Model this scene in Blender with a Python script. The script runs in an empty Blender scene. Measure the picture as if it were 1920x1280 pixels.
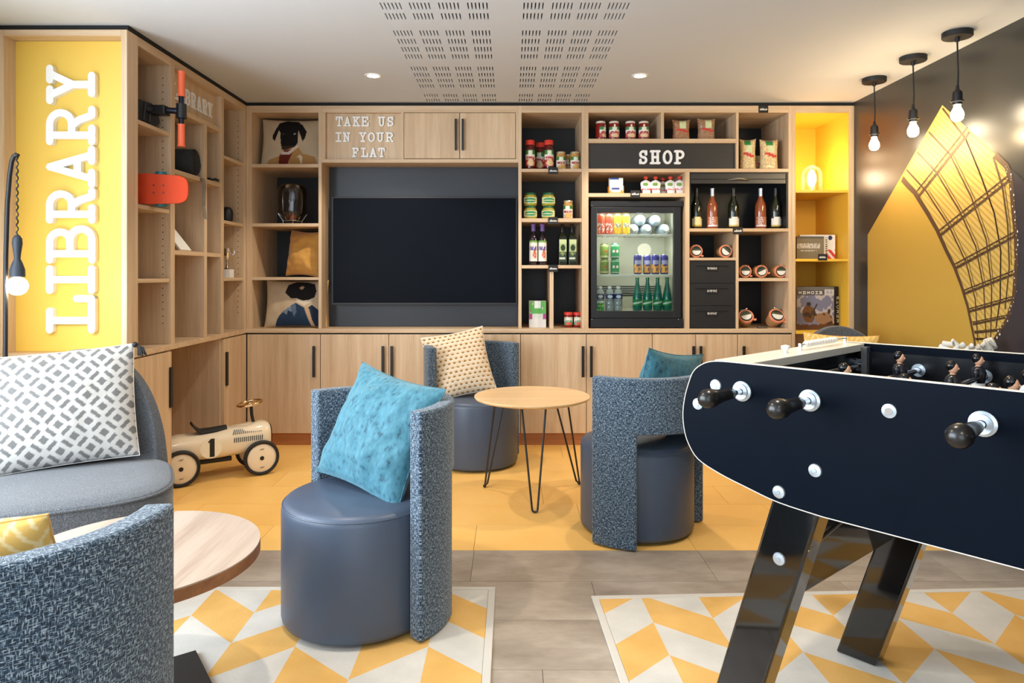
import bpy, math, random
from mathutils import Vector, Matrix, noise

R = math.radians
PI = math.pi
sc = bpy.context.scene
C = sc.collection
random.seed(7)

# ------------------------------------------------------------------ camera
F, EYE, VX, VY = 1300.0, 1.26, 958.0, 514.0      # focal length in px of a 1920 px frame, eye height, vanishing point
cd = bpy.data.cameras.new('camera')
cam = bpy.data.objects.new('camera', cd)
C.objects.link(cam)
cam.location = (0, 0, EYE)
cam.rotation_euler = (R(90), 0, 0)
cd.sensor_width = 36
cd.lens = F / 1920 * 36
cd.shift_x = (960 - VX) / 1920
cd.shift_y = -(640 - VY) / 1920
cd.clip_start = 0.05
sc.camera = cam

# ------------------------------------------------------------------ world, daylight, exposure
w = bpy.data.worlds.new('world')
sc.world = w
w.use_nodes = True
w.node_tree.nodes['Background'].inputs[0].default_value = (0.75, 0.87, 1.0, 1)
w.node_tree.nodes['Background'].inputs[1].default_value = 1.0
sc.view_settings.view_transform = 'Standard'
sc.view_settings.look = 'None'
sc.view_settings.gamma = 1
sc.view_settings.use_curve_mapping = False
sc.view_settings.exposure = 0.12


def area(name, loc, rot, sx, sy, power, col):
    l = bpy.data.lights.new(name, 'AREA')
    l.shape = 'RECTANGLE'; l.size = sx; l.size_y = sy; l.energy = power; l.color = col
    o = bpy.data.objects.new(name, l); C.objects.link(o)
    o.location = loc; o.rotation_euler = rot
    return o


# daylight entering through the glazed front behind the camera (window_1) and through the side window there (window_2)
area('daylight_front', (-0.4, -2.36, 1.3), (R(90), 0, 0), 3.2, 2.1, 55, (0.80, 0.90, 1.0))
area('daylight_side', (-2.56, 0.95, 1.45), (R(90), 0, R(-90)), 3.2, 1.8, 205, (0.78, 0.89, 1.0))


# ------------------------------------------------------------------ colours and materials
def S(r, g, b):
    f = lambda c: (c / 255 / 12.92) if c <= 10.3 else ((c / 255 + 0.055) / 1.055) ** 2.4
    return (f(r), f(g), f(b), 1.0)


def new_mat(name):
    m = bpy.data.materials.new(name); m.use_nodes = True
    nt = m.node_tree
    return m, nt.nodes, nt.links, nt.nodes['Principled BSDF']


def plain(name, col, rough=0.5, metal=0.0, spec=0.5, coat=0.0, sheen=0.0, bump=0.0, bscale=200.0):
    m, N, L, b = new_mat(name)
    b.inputs['Base Color'].default_value = col
    b.inputs['Roughness'].default_value = rough
    b.inputs['Metallic'].default_value = metal
    b.inputs['Specular IOR Level'].default_value = spec
    b.inputs['Coat Weight'].default_value = coat
    b.inputs['Coat Roughness'].default_value = 0.05
    b.inputs['Sheen Weight'].default_value = sheen
    if bump:
        tc = N.new('ShaderNodeTexCoord'); n = N.new('ShaderNodeTexNoise'); bp = N.new('ShaderNodeBump')
        n.inputs['Scale'].default_value = bscale
        bp.inputs['Strength'].default_value = bump
        bp.inputs['Distance'].default_value = 0.002
        L.new(tc.outputs['Object'], n.inputs['Vector']); L.new(n.outputs['Fac'], bp.inputs['Height'])
        L.new(bp.outputs['Normal'], b.inputs['Normal'])
    return m


def ramp(N, stops):
    r = N.new('ShaderNodeValToRGB')
    e = r.color_ramp.elements
    while len(e) < len(stops): e.new(0.5)
    for k, (p, c) in enumerate(stops):
        e[k].position = p; e[k].color = c
    return r


def wood(name, axis, a, b_, c, rough=0.42, spread=26.0):
    m, N, L, b = new_mat(name)
    tc = N.new('ShaderNodeTexCoord'); oi = N.new('ShaderNodeObjectInfo')
    mul = N.new('ShaderNodeMath'); mul.operation = 'MULTIPLY'; mul.inputs[1].default_value = 37.0
    add = N.new('ShaderNodeVectorMath'); add.operation = 'ADD'
    L.new(oi.outputs['Random'], mul.inputs[0]); L.new(tc.outputs['Object'], add.inputs[0]); L.new(mul.outputs[0], add.inputs[1])
    k = 'xyz'.index(axis)
    outs = []
    for hi, lo, det in ((spread, 1.1, 5), (240.0, 7.0, 2)):
        mp = N.new('ShaderNodeMapping'); s = [hi] * 3; s[k] = lo
        mp.inputs['Scale'].default_value = s
        n = N.new('ShaderNodeTexNoise'); n.inputs['Scale'].default_value = 1; n.inputs['Detail'].default_value = det
        L.new(add.outputs[0], mp.inputs['Vector']); L.new(mp.outputs[0], n.inputs['Vector']); outs.append(n)
    r = ramp(N, [(0.28, a), (0.5, b_), (0.72, c)])
    mx = N.new('ShaderNodeMix'); mx.data_type = 'FLOAT'; mx.inputs[0].default_value = 0.35
    L.new(outs[0].outputs['Fac'], mx.inputs[2]); L.new(outs[1].outputs['Fac'], mx.inputs[3])
    L.new(mx.outputs[0], r.inputs[0]); L.new(r.outputs[0], b.inputs['Base Color'])
    bp = N.new('ShaderNodeBump'); bp.inputs['Strength'].default_value = 0.12; bp.inputs['Distance'].default_value = 0.001
    L.new(outs[1].outputs['Fac'], bp.inputs['Height']); L.new(bp.outputs['Normal'], b.inputs['Normal'])
    b.inputs['Roughness'].default_value = rough
    return m


def tweed(name, dark, mid, light, su=230.0, sv=70.0, coord='UV', bump=0.5):
    m, N, L, b = new_mat(name)
    tc = N.new('ShaderNodeTexCoord')
    outs = []
    for s in ((su, sv, su), (sv, su, su)):
        mp = N.new('ShaderNodeMapping'); mp.inputs['Scale'].default_value = s
        n = N.new('ShaderNodeTexNoise'); n.inputs['Scale'].default_value = 1; n.inputs['Detail'].default_value = 1.5
        L.new(tc.outputs[coord], mp.inputs['Vector']); L.new(mp.outputs[0], n.inputs['Vector']); outs.append(n)
    mx = N.new('ShaderNodeMath'); mx.operation = 'MAXIMUM'
    L.new(outs[0].outputs['Fac'], mx.inputs[0]); L.new(outs[1].outputs['Fac'], mx.inputs[1])
    r = ramp(N, [(0.45, dark), (0.555, mid), (0.68, light)])
    L.new(mx.outputs[0], r.inputs[0]); L.new(r.outputs[0], b.inputs['Base Color'])
    bp = N.new('ShaderNodeBump'); bp.inputs['Strength'].default_value = bump; bp.inputs['Distance'].default_value = 0.002
    L.new(mx.outputs[0], bp.inputs['Height']); L.new(bp.outputs['Normal'], b.inputs['Normal'])
    b.inputs['Roughness'].default_value = 0.9; b.inputs['Specular IOR Level'].default_value = 0.2
    b.inputs['Sheen Weight'].default_value = 0.25
    return m


def printed(name, rough=0.6, weave=0.0, spec=0.4):
    """flat print: colour comes from the painted 'Col' attribute of the mesh"""
    m, N, L, b = new_mat(name)
    a = N.new('ShaderNodeAttribute'); a.attribute_name = 'Col'
    L.new(a.outputs['Color'], b.inputs['Base Color'])
    b.inputs['Roughness'].default_value = rough; b.inputs['Specular IOR Level'].default_value = spec
    if weave:
        tc = N.new('ShaderNodeTexCoord'); n = N.new('ShaderNodeTexNoise'); n.inputs['Scale'].default_value = 260
        bp = N.new('ShaderNodeBump'); bp.inputs['Strength'].default_value = weave; bp.inputs['Distance'].default_value = 0.002
        L.new(tc.outputs['Object'], n.inputs['Vector']); L.new(n.outputs['Fac'], bp.inputs['Height']); L.new(bp.outputs['Normal'], b.inputs['Normal'])
    return m


def clear_glass(name, tint=(1, 1, 1, 1), refl=1.0, rough=0.0):
    m, N, L, b = new_mat(name)
    N.remove(b)
    out = N['Material Output']
    t = N.new('ShaderNodeBsdfTransparent'); t.inputs[0].default_value = tint
    g = N.new('ShaderNodeBsdfGlossy'); g.inputs['Roughness'].default_value = rough
    fr = N.new('ShaderNodeFresnel'); fr.inputs[0].default_value = 1.45
    ml = N.new('ShaderNodeMath'); ml.operation = 'MULTIPLY'; ml.inputs[1].default_value = refl
    mx = N.new('ShaderNodeMixShader')
    L.new(fr.outputs[0], ml.inputs[0]); L.new(ml.outputs[0], mx.inputs[0]); L.new(t.outputs[0], mx.inputs[1]); L.new(g.outputs[0], mx.inputs[2])
    L.new(mx.outputs[0], out.inputs['Surface'])
    return m


def glow(name, col, strength):
    m, N, L, b = new_mat(name)
    b.inputs['Base Color'].default_value = (0.8, 0.8, 0.8, 1)
    b.inputs['Emission Color'].default_value = col
    b.inputs['Emission Strength'].default_value = strength
    return m


OAK = (S(186, 153, 118), S(207, 178, 143), S(222, 198, 167))
M = {}
for ax in 'xyz': M['wood_' + ax] = wood('oak_' + ax, ax, *OAK)
M['wood_dark'] = wood('oak_edge_dark', 'x', S(120, 78, 48), S(142, 95, 60), S(160, 112, 74))
M['wood_top'] = wood('pale_ash_top', 'y', S(150, 130, 115), S(176, 158, 143), S(190, 173, 159), 0.3, 14.0)
M['wood_top2'] = wood('oak_table_top', 'x', S(212, 172, 122), S(224, 188, 142), S(232, 200, 158), 0.35, 14.0)
M['plinth'] = wood('plinth_wood', 'x', S(150, 92, 48), S(170, 108, 60), S(184, 122, 72))
M['yellow'] = plain('yellow_laminate', S(234, 195, 86), 0.45)
M['yellow_deep'] = plain('yellow_lining', S(238, 188, 62), 0.45)
M['ceiling'] = plain('ceiling_paint', S(203, 206, 209), 0.9, spec=0.2)
M['wall_white'] = plain('wall_paint', S(225, 222, 216), 0.9, spec=0.2)
M['wall_dark'] = plain('anthracite_wall', S(52, 51, 49), 0.33, spec=0.6)
M['black_panel'] = plain('black_back_panel', S(12, 12, 14), 0.5)
M['shop_panel'] = plain('charcoal_panel', S(50, 48, 46), 0.38)
M['tv_panel'] = plain('charcoal_tv_panel', S(37, 39, 44), 0.38)
M['gap'] = plain('shadow_gap_black', S(18, 18, 19), 0.8)
M['black'] = plain('matt_black', S(24, 24, 26), 0.45)
M['black_soft'] = plain('soft_black', S(23, 23, 25), 0.6)
M['screen'] = plain('screen_glass', S(9, 13, 22), 0.4, spec=0.06)
M['fridge'] = plain('fridge_black', S(27, 28, 31), 0.38)
M['white_letter'] = plain('white_letter', S(244, 243, 240), 0.5)
M['handle'] = plain('handle_black', S(28, 24, 20), 0.4)
M['steel'] = plain('steel', S(205, 207, 210), 0.2, 1.0)
M['chrome'] = plain('chrome', S(225, 225, 228), 0.08, 1.0)
M['zinc'] = plain('zinc_washer', S(190, 202, 212), 0.32, 0.85)
M['gold_chrome'] = plain('warm_chrome', S(228, 200, 160), 0.12, 1.0)
M['leather'] = plain('blue_grey_leather', S(68, 80, 98), 0.38, spec=0.45, bump=0.12, bscale=420)
M['tweed'] = tweed('blue_tweed', S(22, 31, 42), S(52, 74, 96), S(148, 164, 174), 410.0, 90.0)
M['grey_fabric'] = tweed('grey_wool', S(56, 58, 62), S(82, 85, 90), S(118, 122, 128), 520, 300, 'Object', 0.25)
M['foos_blue'] = plain('table_navy_laminate', S(7, 14, 24), 0.40, spec=0.04)
M['foos_black'] = plain('gloss_black', S(11, 12, 14), 0.06, spec=0.6, coat=0.6)
M['foos_edge'] = plain('edge_banding_cream', S(222, 214, 200), 0.4)
M['foos_in'] = plain('table_inner_black', S(14, 16, 21), 0.22)
M['bakelite'] = plain('handle_bakelite', S(22, 20, 19), 0.28)
M['cream'] = plain('cream_enamel', S(232, 214, 184), 0.22, coat=0.4)
M['cream2'] = plain('pale_decal', S(240, 230, 205), 0.3)
M['rubber'] = plain('black_rubber', S(22, 21, 21), 0.6)
M['orange'] = plain('orange_grip', S(242, 108, 66), 0.45)
M['deck'] = plain('orange_red_deck', S(208, 68, 30), 0.6, spec=0.2)
M['teal_wheel'] = plain('teal_wheel', S(30, 105, 115), 0.4)
M['navy_metal'] = plain('dark_navy_metal', S(26, 30, 46), 0.3, 0.5)
M['mat_black'] = plain('yoga_mat_black', S(38, 40, 44), 0.8, bump=0.6, bscale=90)
M['strap'] = plain('grey_strap', S(128, 122, 116), 0.8)
M['white'] = plain('white_plain', S(238, 236, 230), 0.5)
M['bulb'] = glow('bulb_glow', (1.0, 0.84, 0.58, 1), 60.0)
M['bulb_soft'] = glow('globe_glow', (1.0, 0.88, 0.68, 1), 9.0)
M['lens'] = glow('downlight_lens', (1.0, 0.92, 0.78, 1), 22.0)
M['led'] = glow('fridge_led', (0.92, 1.0, 0.95, 1), 9.0)
M['glass'] = clear_glass('clear_glass', (0.97, 0.98, 0.97, 1), 1.0)
M['glass_smoke'] = clear_glass('smoked_glass', (0.91, 0.87, 0.82, 1), 1.8)
M['glass_haze'] = clear_glass('hazy_glass', (.97, .95, .9, 1), .5, .25)
M['pane'] = clear_glass('fridge_pane', (0.93, 0.97, 0.96, 1), 0.9)
M['rope_white'] = plain('rope_white', S(226, 222, 212), .9, bump=.8, bscale=160)
M['zinc_dark'] = plain('grey_angle', S(96, 98, 102), .4, .3)
M['socket_slate'] = plain('slate_rubber', S(44, 52, 62), .55)
M['louvre'] = plain('louvre_shadow', S(70, 78, 80), .5)
M['copper'] = plain('copper', S(170, 96, 64), .35, .6)
M['dim_bulb'] = clear_glass('bulb_glass', (.9, .93, 1, 1), 1.6)
M['print'] = printed('printed_paper', 0.5)
M['fabric_print'] = printed('printed_fabric', 0.85, 0.4, 0.2)


def velvet(name, a, b2, c):
    m, N, L, b = new_mat(name)
    tc = N.new('ShaderNodeTexCoord'); n = N.new('ShaderNodeTexNoise'); n.inputs['Scale'].default_value = 70; n.inputs['Detail'].default_value = 8
    mp = N.new('ShaderNodeMapping'); mp.inputs['Scale'].default_value = (1.0, 1.0, 0.55)
    r = ramp(N, [(0.30, a), (0.42, b2), (0.70, c)])
    L.new(tc.outputs['Object'], mp.inputs[0]); L.new(mp.outputs[0], n.inputs['Vector']); L.new(n.outputs['Fac'], r.inputs[0]); L.new(r.outputs[0], b.inputs['Base Color'])
    b.inputs['Roughness'].default_value = 0.7; b.inputs['Sheen Weight'].default_value = 0.5
    b.inputs['Sheen Tint'].default_value = S(170, 205, 215)
    bp = N.new('ShaderNodeBump'); bp.inputs['Strength'].default_value = 0.25; bp.inputs['Distance'].default_value = 0.003
    L.new(n.outputs['Fac'], bp.inputs['Height']); L.new(bp.outputs['Normal'], b.inputs['Normal'])
    return m


M['teal_velvet'] = velvet('teal_velvet', S(16, 58, 78), S(46, 104, 122), S(68, 124, 140))


def wrinkled(name, a, b2):
    m, N, L, b = new_mat(name)
    tc = N.new('ShaderNodeTexCoord'); n = N.new('ShaderNodeTexNoise'); n.inputs['Scale'].default_value = 1; n.inputs['Detail'].default_value = 4
    mp = N.new('ShaderNodeMapping'); mp.inputs['Scale'].default_value = (9, 9, 34)
    r = ramp(N, [(0.35, a), (0.65, b2)])
    L.new(tc.outputs['Object'], mp.inputs[0]); L.new(mp.outputs[0], n.inputs['Vector']); L.new(n.outputs['Fac'], r.inputs[0]); L.new(r.outputs[0], b.inputs['Base Color'])
    b.inputs['Roughness'].default_value = 0.85; b.inputs['Sheen Weight'].default_value = 0.3
    bp = N.new('ShaderNodeBump'); bp.inputs['Strength'].default_value = 0.5; bp.inputs['Distance'].default_value = 0.004
    L.new(n.outputs['Fac'], bp.inputs['Height']); L.new(bp.outputs['Normal'], b.inputs['Normal'])
    return m


M['mustard'] = wrinkled('mustard_linen', S(214, 154, 68), S(224, 168, 84))


def tile_mat(name, a, b2, c, scale, rough):
    m, N, L, b = new_mat(name)
    tc = N.new('ShaderNodeTexCoord'); oi = N.new('ShaderNodeObjectInfo')
    add = N.new('ShaderNodeVectorMath'); add.operation = 'ADD'
    mul = N.new('ShaderNodeMath'); mul.operation = 'MULTIPLY'; mul.inputs[1].default_value = 53.0
    L.new(oi.outputs['Random'], mul.inputs[0]); L.new(tc.outputs['Object'], add.inputs[0]); L.new(mul.outputs[0], add.inputs[1])
    mp = N.new('ShaderNodeMapping'); mp.inputs['Scale'].default_value = scale
    n = N.new('ShaderNodeTexNoise'); n.inputs['Scale'].default_value = 1; n.inputs['Detail'].default_value = 8; n.inputs['Roughness'].default_value = 0.65
    L.new(add.outputs[0], mp.inputs[0]); L.new(mp.outputs[0], n.inputs['Vector'])
    r = ramp(N, [(0.3, a), (0.5, b2), (0.7, c)])
    L.new(n.outputs['Fac'], r.inputs[0]); L.new(r.outputs[0], b.inputs['Base Color'])
    b.inputs['Roughness'].default_value = rough
    return m


M['tile_yellow'] = tile_mat('yellow_vinyl', S(236, 184, 98), S(241, 190, 106), S(244, 197, 116), (2, 2, 2), 0.42)
M['tile_grey'] = tile_mat('greige_vinyl', S(138, 125, 112), S(160, 147, 133), S(180, 168, 154), (3.2, 7, 3), 0.4)
M['grout'] = plain('tile_joint', S(86, 70, 52), 0.8)


def rug_mat(name, x0, y0, flip, wcol=0.224, band=0.2135, shift=0.193):
    """chevron weave: columns wcol wide; bands climb in one column and fall in the next, colours swapping per column"""
    m, N, L, b = new_mat(name)
    tc = N.new('ShaderNodeTexCoord'); sx = N.new('ShaderNodeSeparateXYZ'); L.new(tc.outputs['Object'], sx.inputs[0])

    def mt(op, a, bb=None):
        n = N.new('ShaderNodeMath'); n.operation = op
        for i, v in enumerate((a, bb)):
            if v is None: continue
            if isinstance(v, (int, float)): n.inputs[i].default_value = v
            else: L.new(v, n.inputs[i])
        return n.outputs[0]
    u = mt('DIVIDE', mt('SUBTRACT', sx.outputs[0], x0), wcol)
    col = mt('FLOOR', u)
    zig = mt('PINGPONG', u, 1.0)
    v = mt('DIVIDE', mt('SUBTRACT', mt('SUBTRACT', sx.outputs[1], y0), mt('MULTIPLY', zig, shift)), band)
    par = mt('FLOORED_MODULO', mt('ADD', mt('ADD', mt('FLOOR', v), col), float(flip)), 2.0)
    n = N.new('ShaderNodeTexNoise'); n.inputs['Scale'].default_value = 5; n.inputs['Detail'].default_value = 5
    L.new(tc.outputs['Object'], n.inputs['Vector'])
    ry = ramp(N, [(0.3, S(206, 160, 88)), (0.7, S(220, 176, 106))]); rc = ramp(N, [(0.3, S(190, 187, 180)), (0.7, S(208, 204, 196))])
    L.new(n.outputs['Fac'], ry.inputs[0]); L.new(n.outputs['Fac'], rc.inputs[0])
    mx = N.new('ShaderNodeMix'); mx.data_type = 'RGBA'
    L.new(par, mx.inputs[0]); L.new(rc.outputs[0], mx.inputs[6]); L.new(ry.outputs[0], mx.inputs[7])
    L.new(mx.outputs[2], b.inputs['Base Color'])
    b.inputs['Roughness'].default_value = 0.95; b.inputs['Specular IOR Level'].default_value = 0.15
    wv = N.new('ShaderNodeTexNoise'); mp = N.new('ShaderNodeMapping'); mp.inputs['Scale'].default_value = (90, 420, 90); wv.inputs['Scale'].default_value = 1
    L.new(tc.outputs['Object'], mp.inputs[0]); L.new(mp.outputs[0], wv.inputs['Vector'])
    bp = N.new('ShaderNodeBump'); bp.inputs['Strength'].default_value = 0.6; bp.inputs['Distance'].default_value = 0.002
    L.new(wv.outputs['Fac'], bp.inputs['Height']); L.new(bp.outputs['Normal'], b.inputs['Normal'])
    return m


# ------------------------------------------------------------------ mesh helpers
class MB:
    """collects shapes and links them as ONE mesh object"""

    def __init__(s):
        s.v = []; s.f = []; s.uv = []; s.mi = []; s.cur = 0; s.col = None

    def face(s, idx, uv=None):
        s.f.append(idx); s.uv.append(uv); s.mi.append(s.cur)

    def box(s, x0, x1, y0, y1, z0, z1):
        x0, x1 = min(x0, x1), max(x0, x1); y0, y1 = min(y0, y1), max(y0, y1); z0, z1 = min(z0, z1), max(z0, z1)
        b = len(s.v)
        s.v += [(x, y, z) for z in (z0, z1) for y in (y0, y1) for x in (x0, x1)]
        for q in ((0, 2, 3, 1), (4, 5, 7, 6), (0, 1, 5, 4), (2, 6, 7, 3), (0, 4, 6, 2), (1, 3, 7, 5)):
            s.face([b + i for i in q])
        return s

    def lathe(s, prof, n=24, c=(0, 0, 0), axis='z', caps=True):
        b = len(s.v); m = len(prof)
        for i in range(n):
            a = 2 * PI * i / n; ca, sa = math.cos(a), math.sin(a)
            for r, z in prof:
                p = (r * ca, r * sa, z)
                if axis == 'x': p = (p[2], p[0], p[1])
                elif axis == 'y': p = (p[1], p[2], p[0])
                s.v.append((p[0] + c[0], p[1] + c[1], p[2] + c[2]))
        for i in range(n):
            j = (i + 1) % n
            for k in range(m - 1):
                if prof[k][0] < 1e-6 and prof[k + 1][0] < 1e-6: continue
                s.face([b + i * m + k, b + j * m + k, b + j * m + k + 1, b + i * m + k + 1])
        if caps:
            if prof[0][0] > 1e-6: s.face([b + i * m for i in range(n)][::-1])
            if prof[-1][0] > 1e-6: s.face([b + i * m + m - 1 for i in range(n)])
        return s

    def tube(s, pts, r, n=8, closed=False):
        pts = [Vector(p) for p in pts]; m = len(pts); b = len(s.v)
        rr = r if isinstance(r, (list, tuple)) else [r] * m
        prev = None
        for i, p in enumerate(pts):
            if closed: t = pts[(i + 1) % m] - pts[i - 1]
            else: t = pts[min(i + 1, m - 1)] - pts[max(i - 1, 0)]
            t.normalize()
            if prev is None:
                up = Vector((0, 0, 1)) if abs(t.z) < 0.9 else Vector((1, 0, 0))
                u = t.cross(up).normalized()
            else:
                u = (prev - t * prev.dot(t)).normalized()
            prev = u; vv = t.cross(u)
            for k in range(n):
                a = 2 * PI * k / n
                s.v.append(tuple(p + (u * math.cos(a) + vv * math.sin(a)) * rr[i]))
        for i in range(m if closed else m - 1):
            j = (i + 1) % m
            for k in range(n):
                l = (k + 1) % n
                s.face([b + i * n + k, b + i * n + l, b + j * n + l, b + j * n + k])
        if not closed:
            s.face([b + k for k in range(n)][::-1]); s.face([b + (m - 1) * n + k for k in range(n)])
        return s

    def prism(s, poly, f0, f1):
        """poly: 2D outline; f0/f1 map a 2D point to the 3D point of either face"""
        b = len(s.v); n = len(poly)
        s.v += [tuple(f0(p)) for p in poly] + [tuple(f1(p)) for p in poly]
        s.face(list(range(b, b + n))); s.face(list(range(b + n, b + 2 * n))[::-1])
        for i in range(n):
            j = (i + 1) % n
            s.face([b + i, b + i + n, b + j + n, b + j])
        return s

    def stroke(s, pts, t, f0, f1, seg=6):
        s.lift = getattr(s, 'lift', 0)
        """a pen stroke of width t with round ends, one capsule for each segment"""
        for (ax, ay), (bx, by) in zip(pts[:-1], pts[1:]):
            a = math.atan2(by - ay, bx - ax); poly = []
            for i in range(seg + 1):
                q = a - PI / 2 + PI * i / seg; poly.append((bx + math.cos(q) * t / 2, by + math.sin(q) * t / 2))
            for i in range(seg + 1):
                q = a + PI / 2 + PI * i / seg; poly.append((ax + math.cos(q) * t / 2, ay + math.sin(q) * t / 2))
            s.lift += 1; k = 1 - .006 * (s.lift % 40)          # overlapping strokes end at slightly different depths
            g = lambda p: tuple(Vector(f0(p)).lerp(Vector(f1(p)), k))
            s.prism(poly, f0, g)
        return s

    def strip(s, pts, w, f, taper=None):
        """flat ribbon along a 2D line"""
        b = len(s.v); m = len(pts)
        for i, p in enumerate(pts):
            q0 = pts[max(i - 1, 0)]; q1 = pts[min(i + 1, m - 1)]
            dx, dy = q1[0] - q0[0], q1[1] - q0[1]; l = math.hypot(dx, dy) or 1
            ww = w if taper is None else w + (taper - w) * i / (m - 1)
            nx, ny = -dy / l * ww / 2, dx / l * ww / 2
            s.v += [tuple(f((p[0] + nx, p[1] + ny))), tuple(f((p[0] - nx, p[1] - ny)))]
        for i in range(m - 1): s.face([b + 2 * i, b + 2 * i + 1, b + 2 * i + 3, b + 2 * i + 2])
        return s

    def ball(s, c, r, n=12, sx=1, sy=1, sz=1):
        prof = [(max(r * math.sin(PI * i / n), 0), -r * math.cos(PI * i / n)) for i in range(n + 1)]
        prof[0] = (0, -r); prof[-1] = (0, r)
        b = len(s.v)
        s.lathe(prof, n * 2)
        for i in range(b, len(s.v)):
            x, y, z = s.v[i]; s.v[i] = (x * sx + c[0], y * sy + c[1], z * sz + c[2])
        return s

    def build(s, name, mat, parent=None, smooth=False, bevel=0.0, world=False, angle=40, segs=2):
        me = bpy.data.meshes.new(name)
        me.from_pydata(s.v, [], s.f)
        for m in (mat if isinstance(mat, (list, tuple)) else [mat]): me.materials.append(M[m] if isinstance(m, str) else m)
        if any(s.mi): me.polygons.foreach_set('material_index', s.mi)
        if any(u is not None for u in s.uv):
            l = me.uv_layers.new(name='UVMap'); d = []
            for f, u in zip(s.f, s.uv):
                for k in range(len(f)): d += list(u[k]) if u else [0, 0]
            l.data.foreach_set('uv', d)
        if s.col:
            a = me.color_attributes.new('Col', 'FLOAT_COLOR', 'POINT')
            a.data.foreach_set('color', [x for c in s.col for x in c])
        if smooth:
            me.polygons.foreach_set('use_smooth', [True] * len(me.polygons))
            me.set_sharp_from_angle(angle=R(angle))
        me.update()
        o = bpy.data.objects.new(name, me); C.objects.link(o)
        if parent:
            o.parent = parent
            if world: o.matrix_parent_inverse = parent.matrix_basis.inverted()
        if bevel:
            b = o.modifiers.new('bevel', 'BEVEL'); b.width = bevel; b.segments = segs; b.limit_method = 'ANGLE'; b.angle_limit = R(40)
        return o


def tag(o, label, cat, group=None):
    o['label'] = label; o['category'] = cat
    if group: o['group'] = group
    return o


def thing(name, label, cat, loc=(0, 0, 0), rz=0.0, group=None):
    o = bpy.data.objects.new(name, None); C.objects.link(o)
    o.empty_display_size = 0.05; o.location = loc; o.rotation_euler = (0, 0, rz)
    return tag(o, label, cat, group)


def kids(o): return [c for c in C.objects if c.parent == o]


def copy_tree(o, loc=None, rz=None, label=None, parent=None):
    c = o.copy(); C.objects.link(c)
    if parent is not None: c.parent = parent
    for ch in list(o.children): copy_tree(ch, parent=c)
    if loc is not None: c.location = loc
    if rz is not None: c.rotation_euler = (c.rotation_euler[0], c.rotation_euler[1], rz)
    if label: c['label'] = label
    return c


def struct(o):
    o['kind'] = 'structure'; return o


def solid(name, mat, *boxes, parent=None, bevel=0.0015, world=True):
    m = MB()
    for b in boxes: m.box(*b)
    return m.build(name, mat, parent, bevel=bevel, world=world)


YB = F / 255.0            # front plane of the wall unit (255 px per metre there)
def fx(px): return (px - VX) / 255.0
def fz(py): return EYE - (py - VY) / 255.0
def at(px, py, Y): return Vector(((px - VX) * Y / F, Y, EYE - (py - VY) * Y / F))
def ground(px, py):
    Y = EYE * F / (py - VY); return Vector(((px - VX) * Y / F, Y, 0))

# ------------------------------------------------------------------ the room
CEIL = 2.525
XL, XR, YF, YK = -2.6, 2.524, -2.45, 5.70
# floor: slab with separate vinyl tiles, yellow by the wall unit, greige towards the camera
floor = struct(solid('floor', 'grout', (XL, XR, YF, YK, -0.10, -0.004), bevel=0, world=False))
YT, ROW, LEN = 1.26 * F / 517.5, 0.3185, 1.018


def tiles(name, mat, y_from, rows, sgn, offs):
    shared = {}
    for k in range(rows):
        y0 = y_from + sgn * ROW * k; y1 = y0 + sgn * ROW
        lo, hi = min(y0, y1), min(max(y0, y1), YK)
        x = offs[k % len(offs)] - LEN * 4
        while x < XR:
            a, b = max(x, XL), min(x + LEN, XR)
            if b - a > 0.01:
                key = (round(b - a, 3), round(hi - lo, 3))
                g = 0.0009
                if key not in shared:
                    m = MB().box(g, b - a - g, g, hi - lo - g, -0.004, 0.0)
                    o = m.build(name, mat, floor); shared[key] = o.data
                else:
                    o = bpy.data.objects.new(name, shared[key]); C.objects.link(o); o.parent = floor
                o.location = (a, lo, 0)
            x += LEN


tiles('greige_tile', 'tile_grey', YT, 18, -1, [-0.167, 0.33, -0.44, 0.10])
tiles('yellow_tile', 'tile_yellow', YT, 8, 1, [-0.171, 0.36, 0.179, -0.40])

# ceiling with two slotted vent fields
V_L, V_R, V_Y0, V_Y1 = (-0.66, -0.09), (0.035, 0.60), 2.30, 5.11
struct(solid('ceiling', 'ceiling', (XL, V_L[0], YF, YK, CEIL, CEIL + .06), (V_L[0], V_R[1], YF, V_Y0, CEIL, CEIL + .06), (V_L[0], V_R[1], V_Y1, YK, CEIL, CEIL + .06),
             (V_L[1], V_R[0], V_Y0, V_Y1, CEIL, CEIL + .06), (V_R[1], XR, YF, YK, CEIL, CEIL + .06), bevel=0, world=False))


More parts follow.
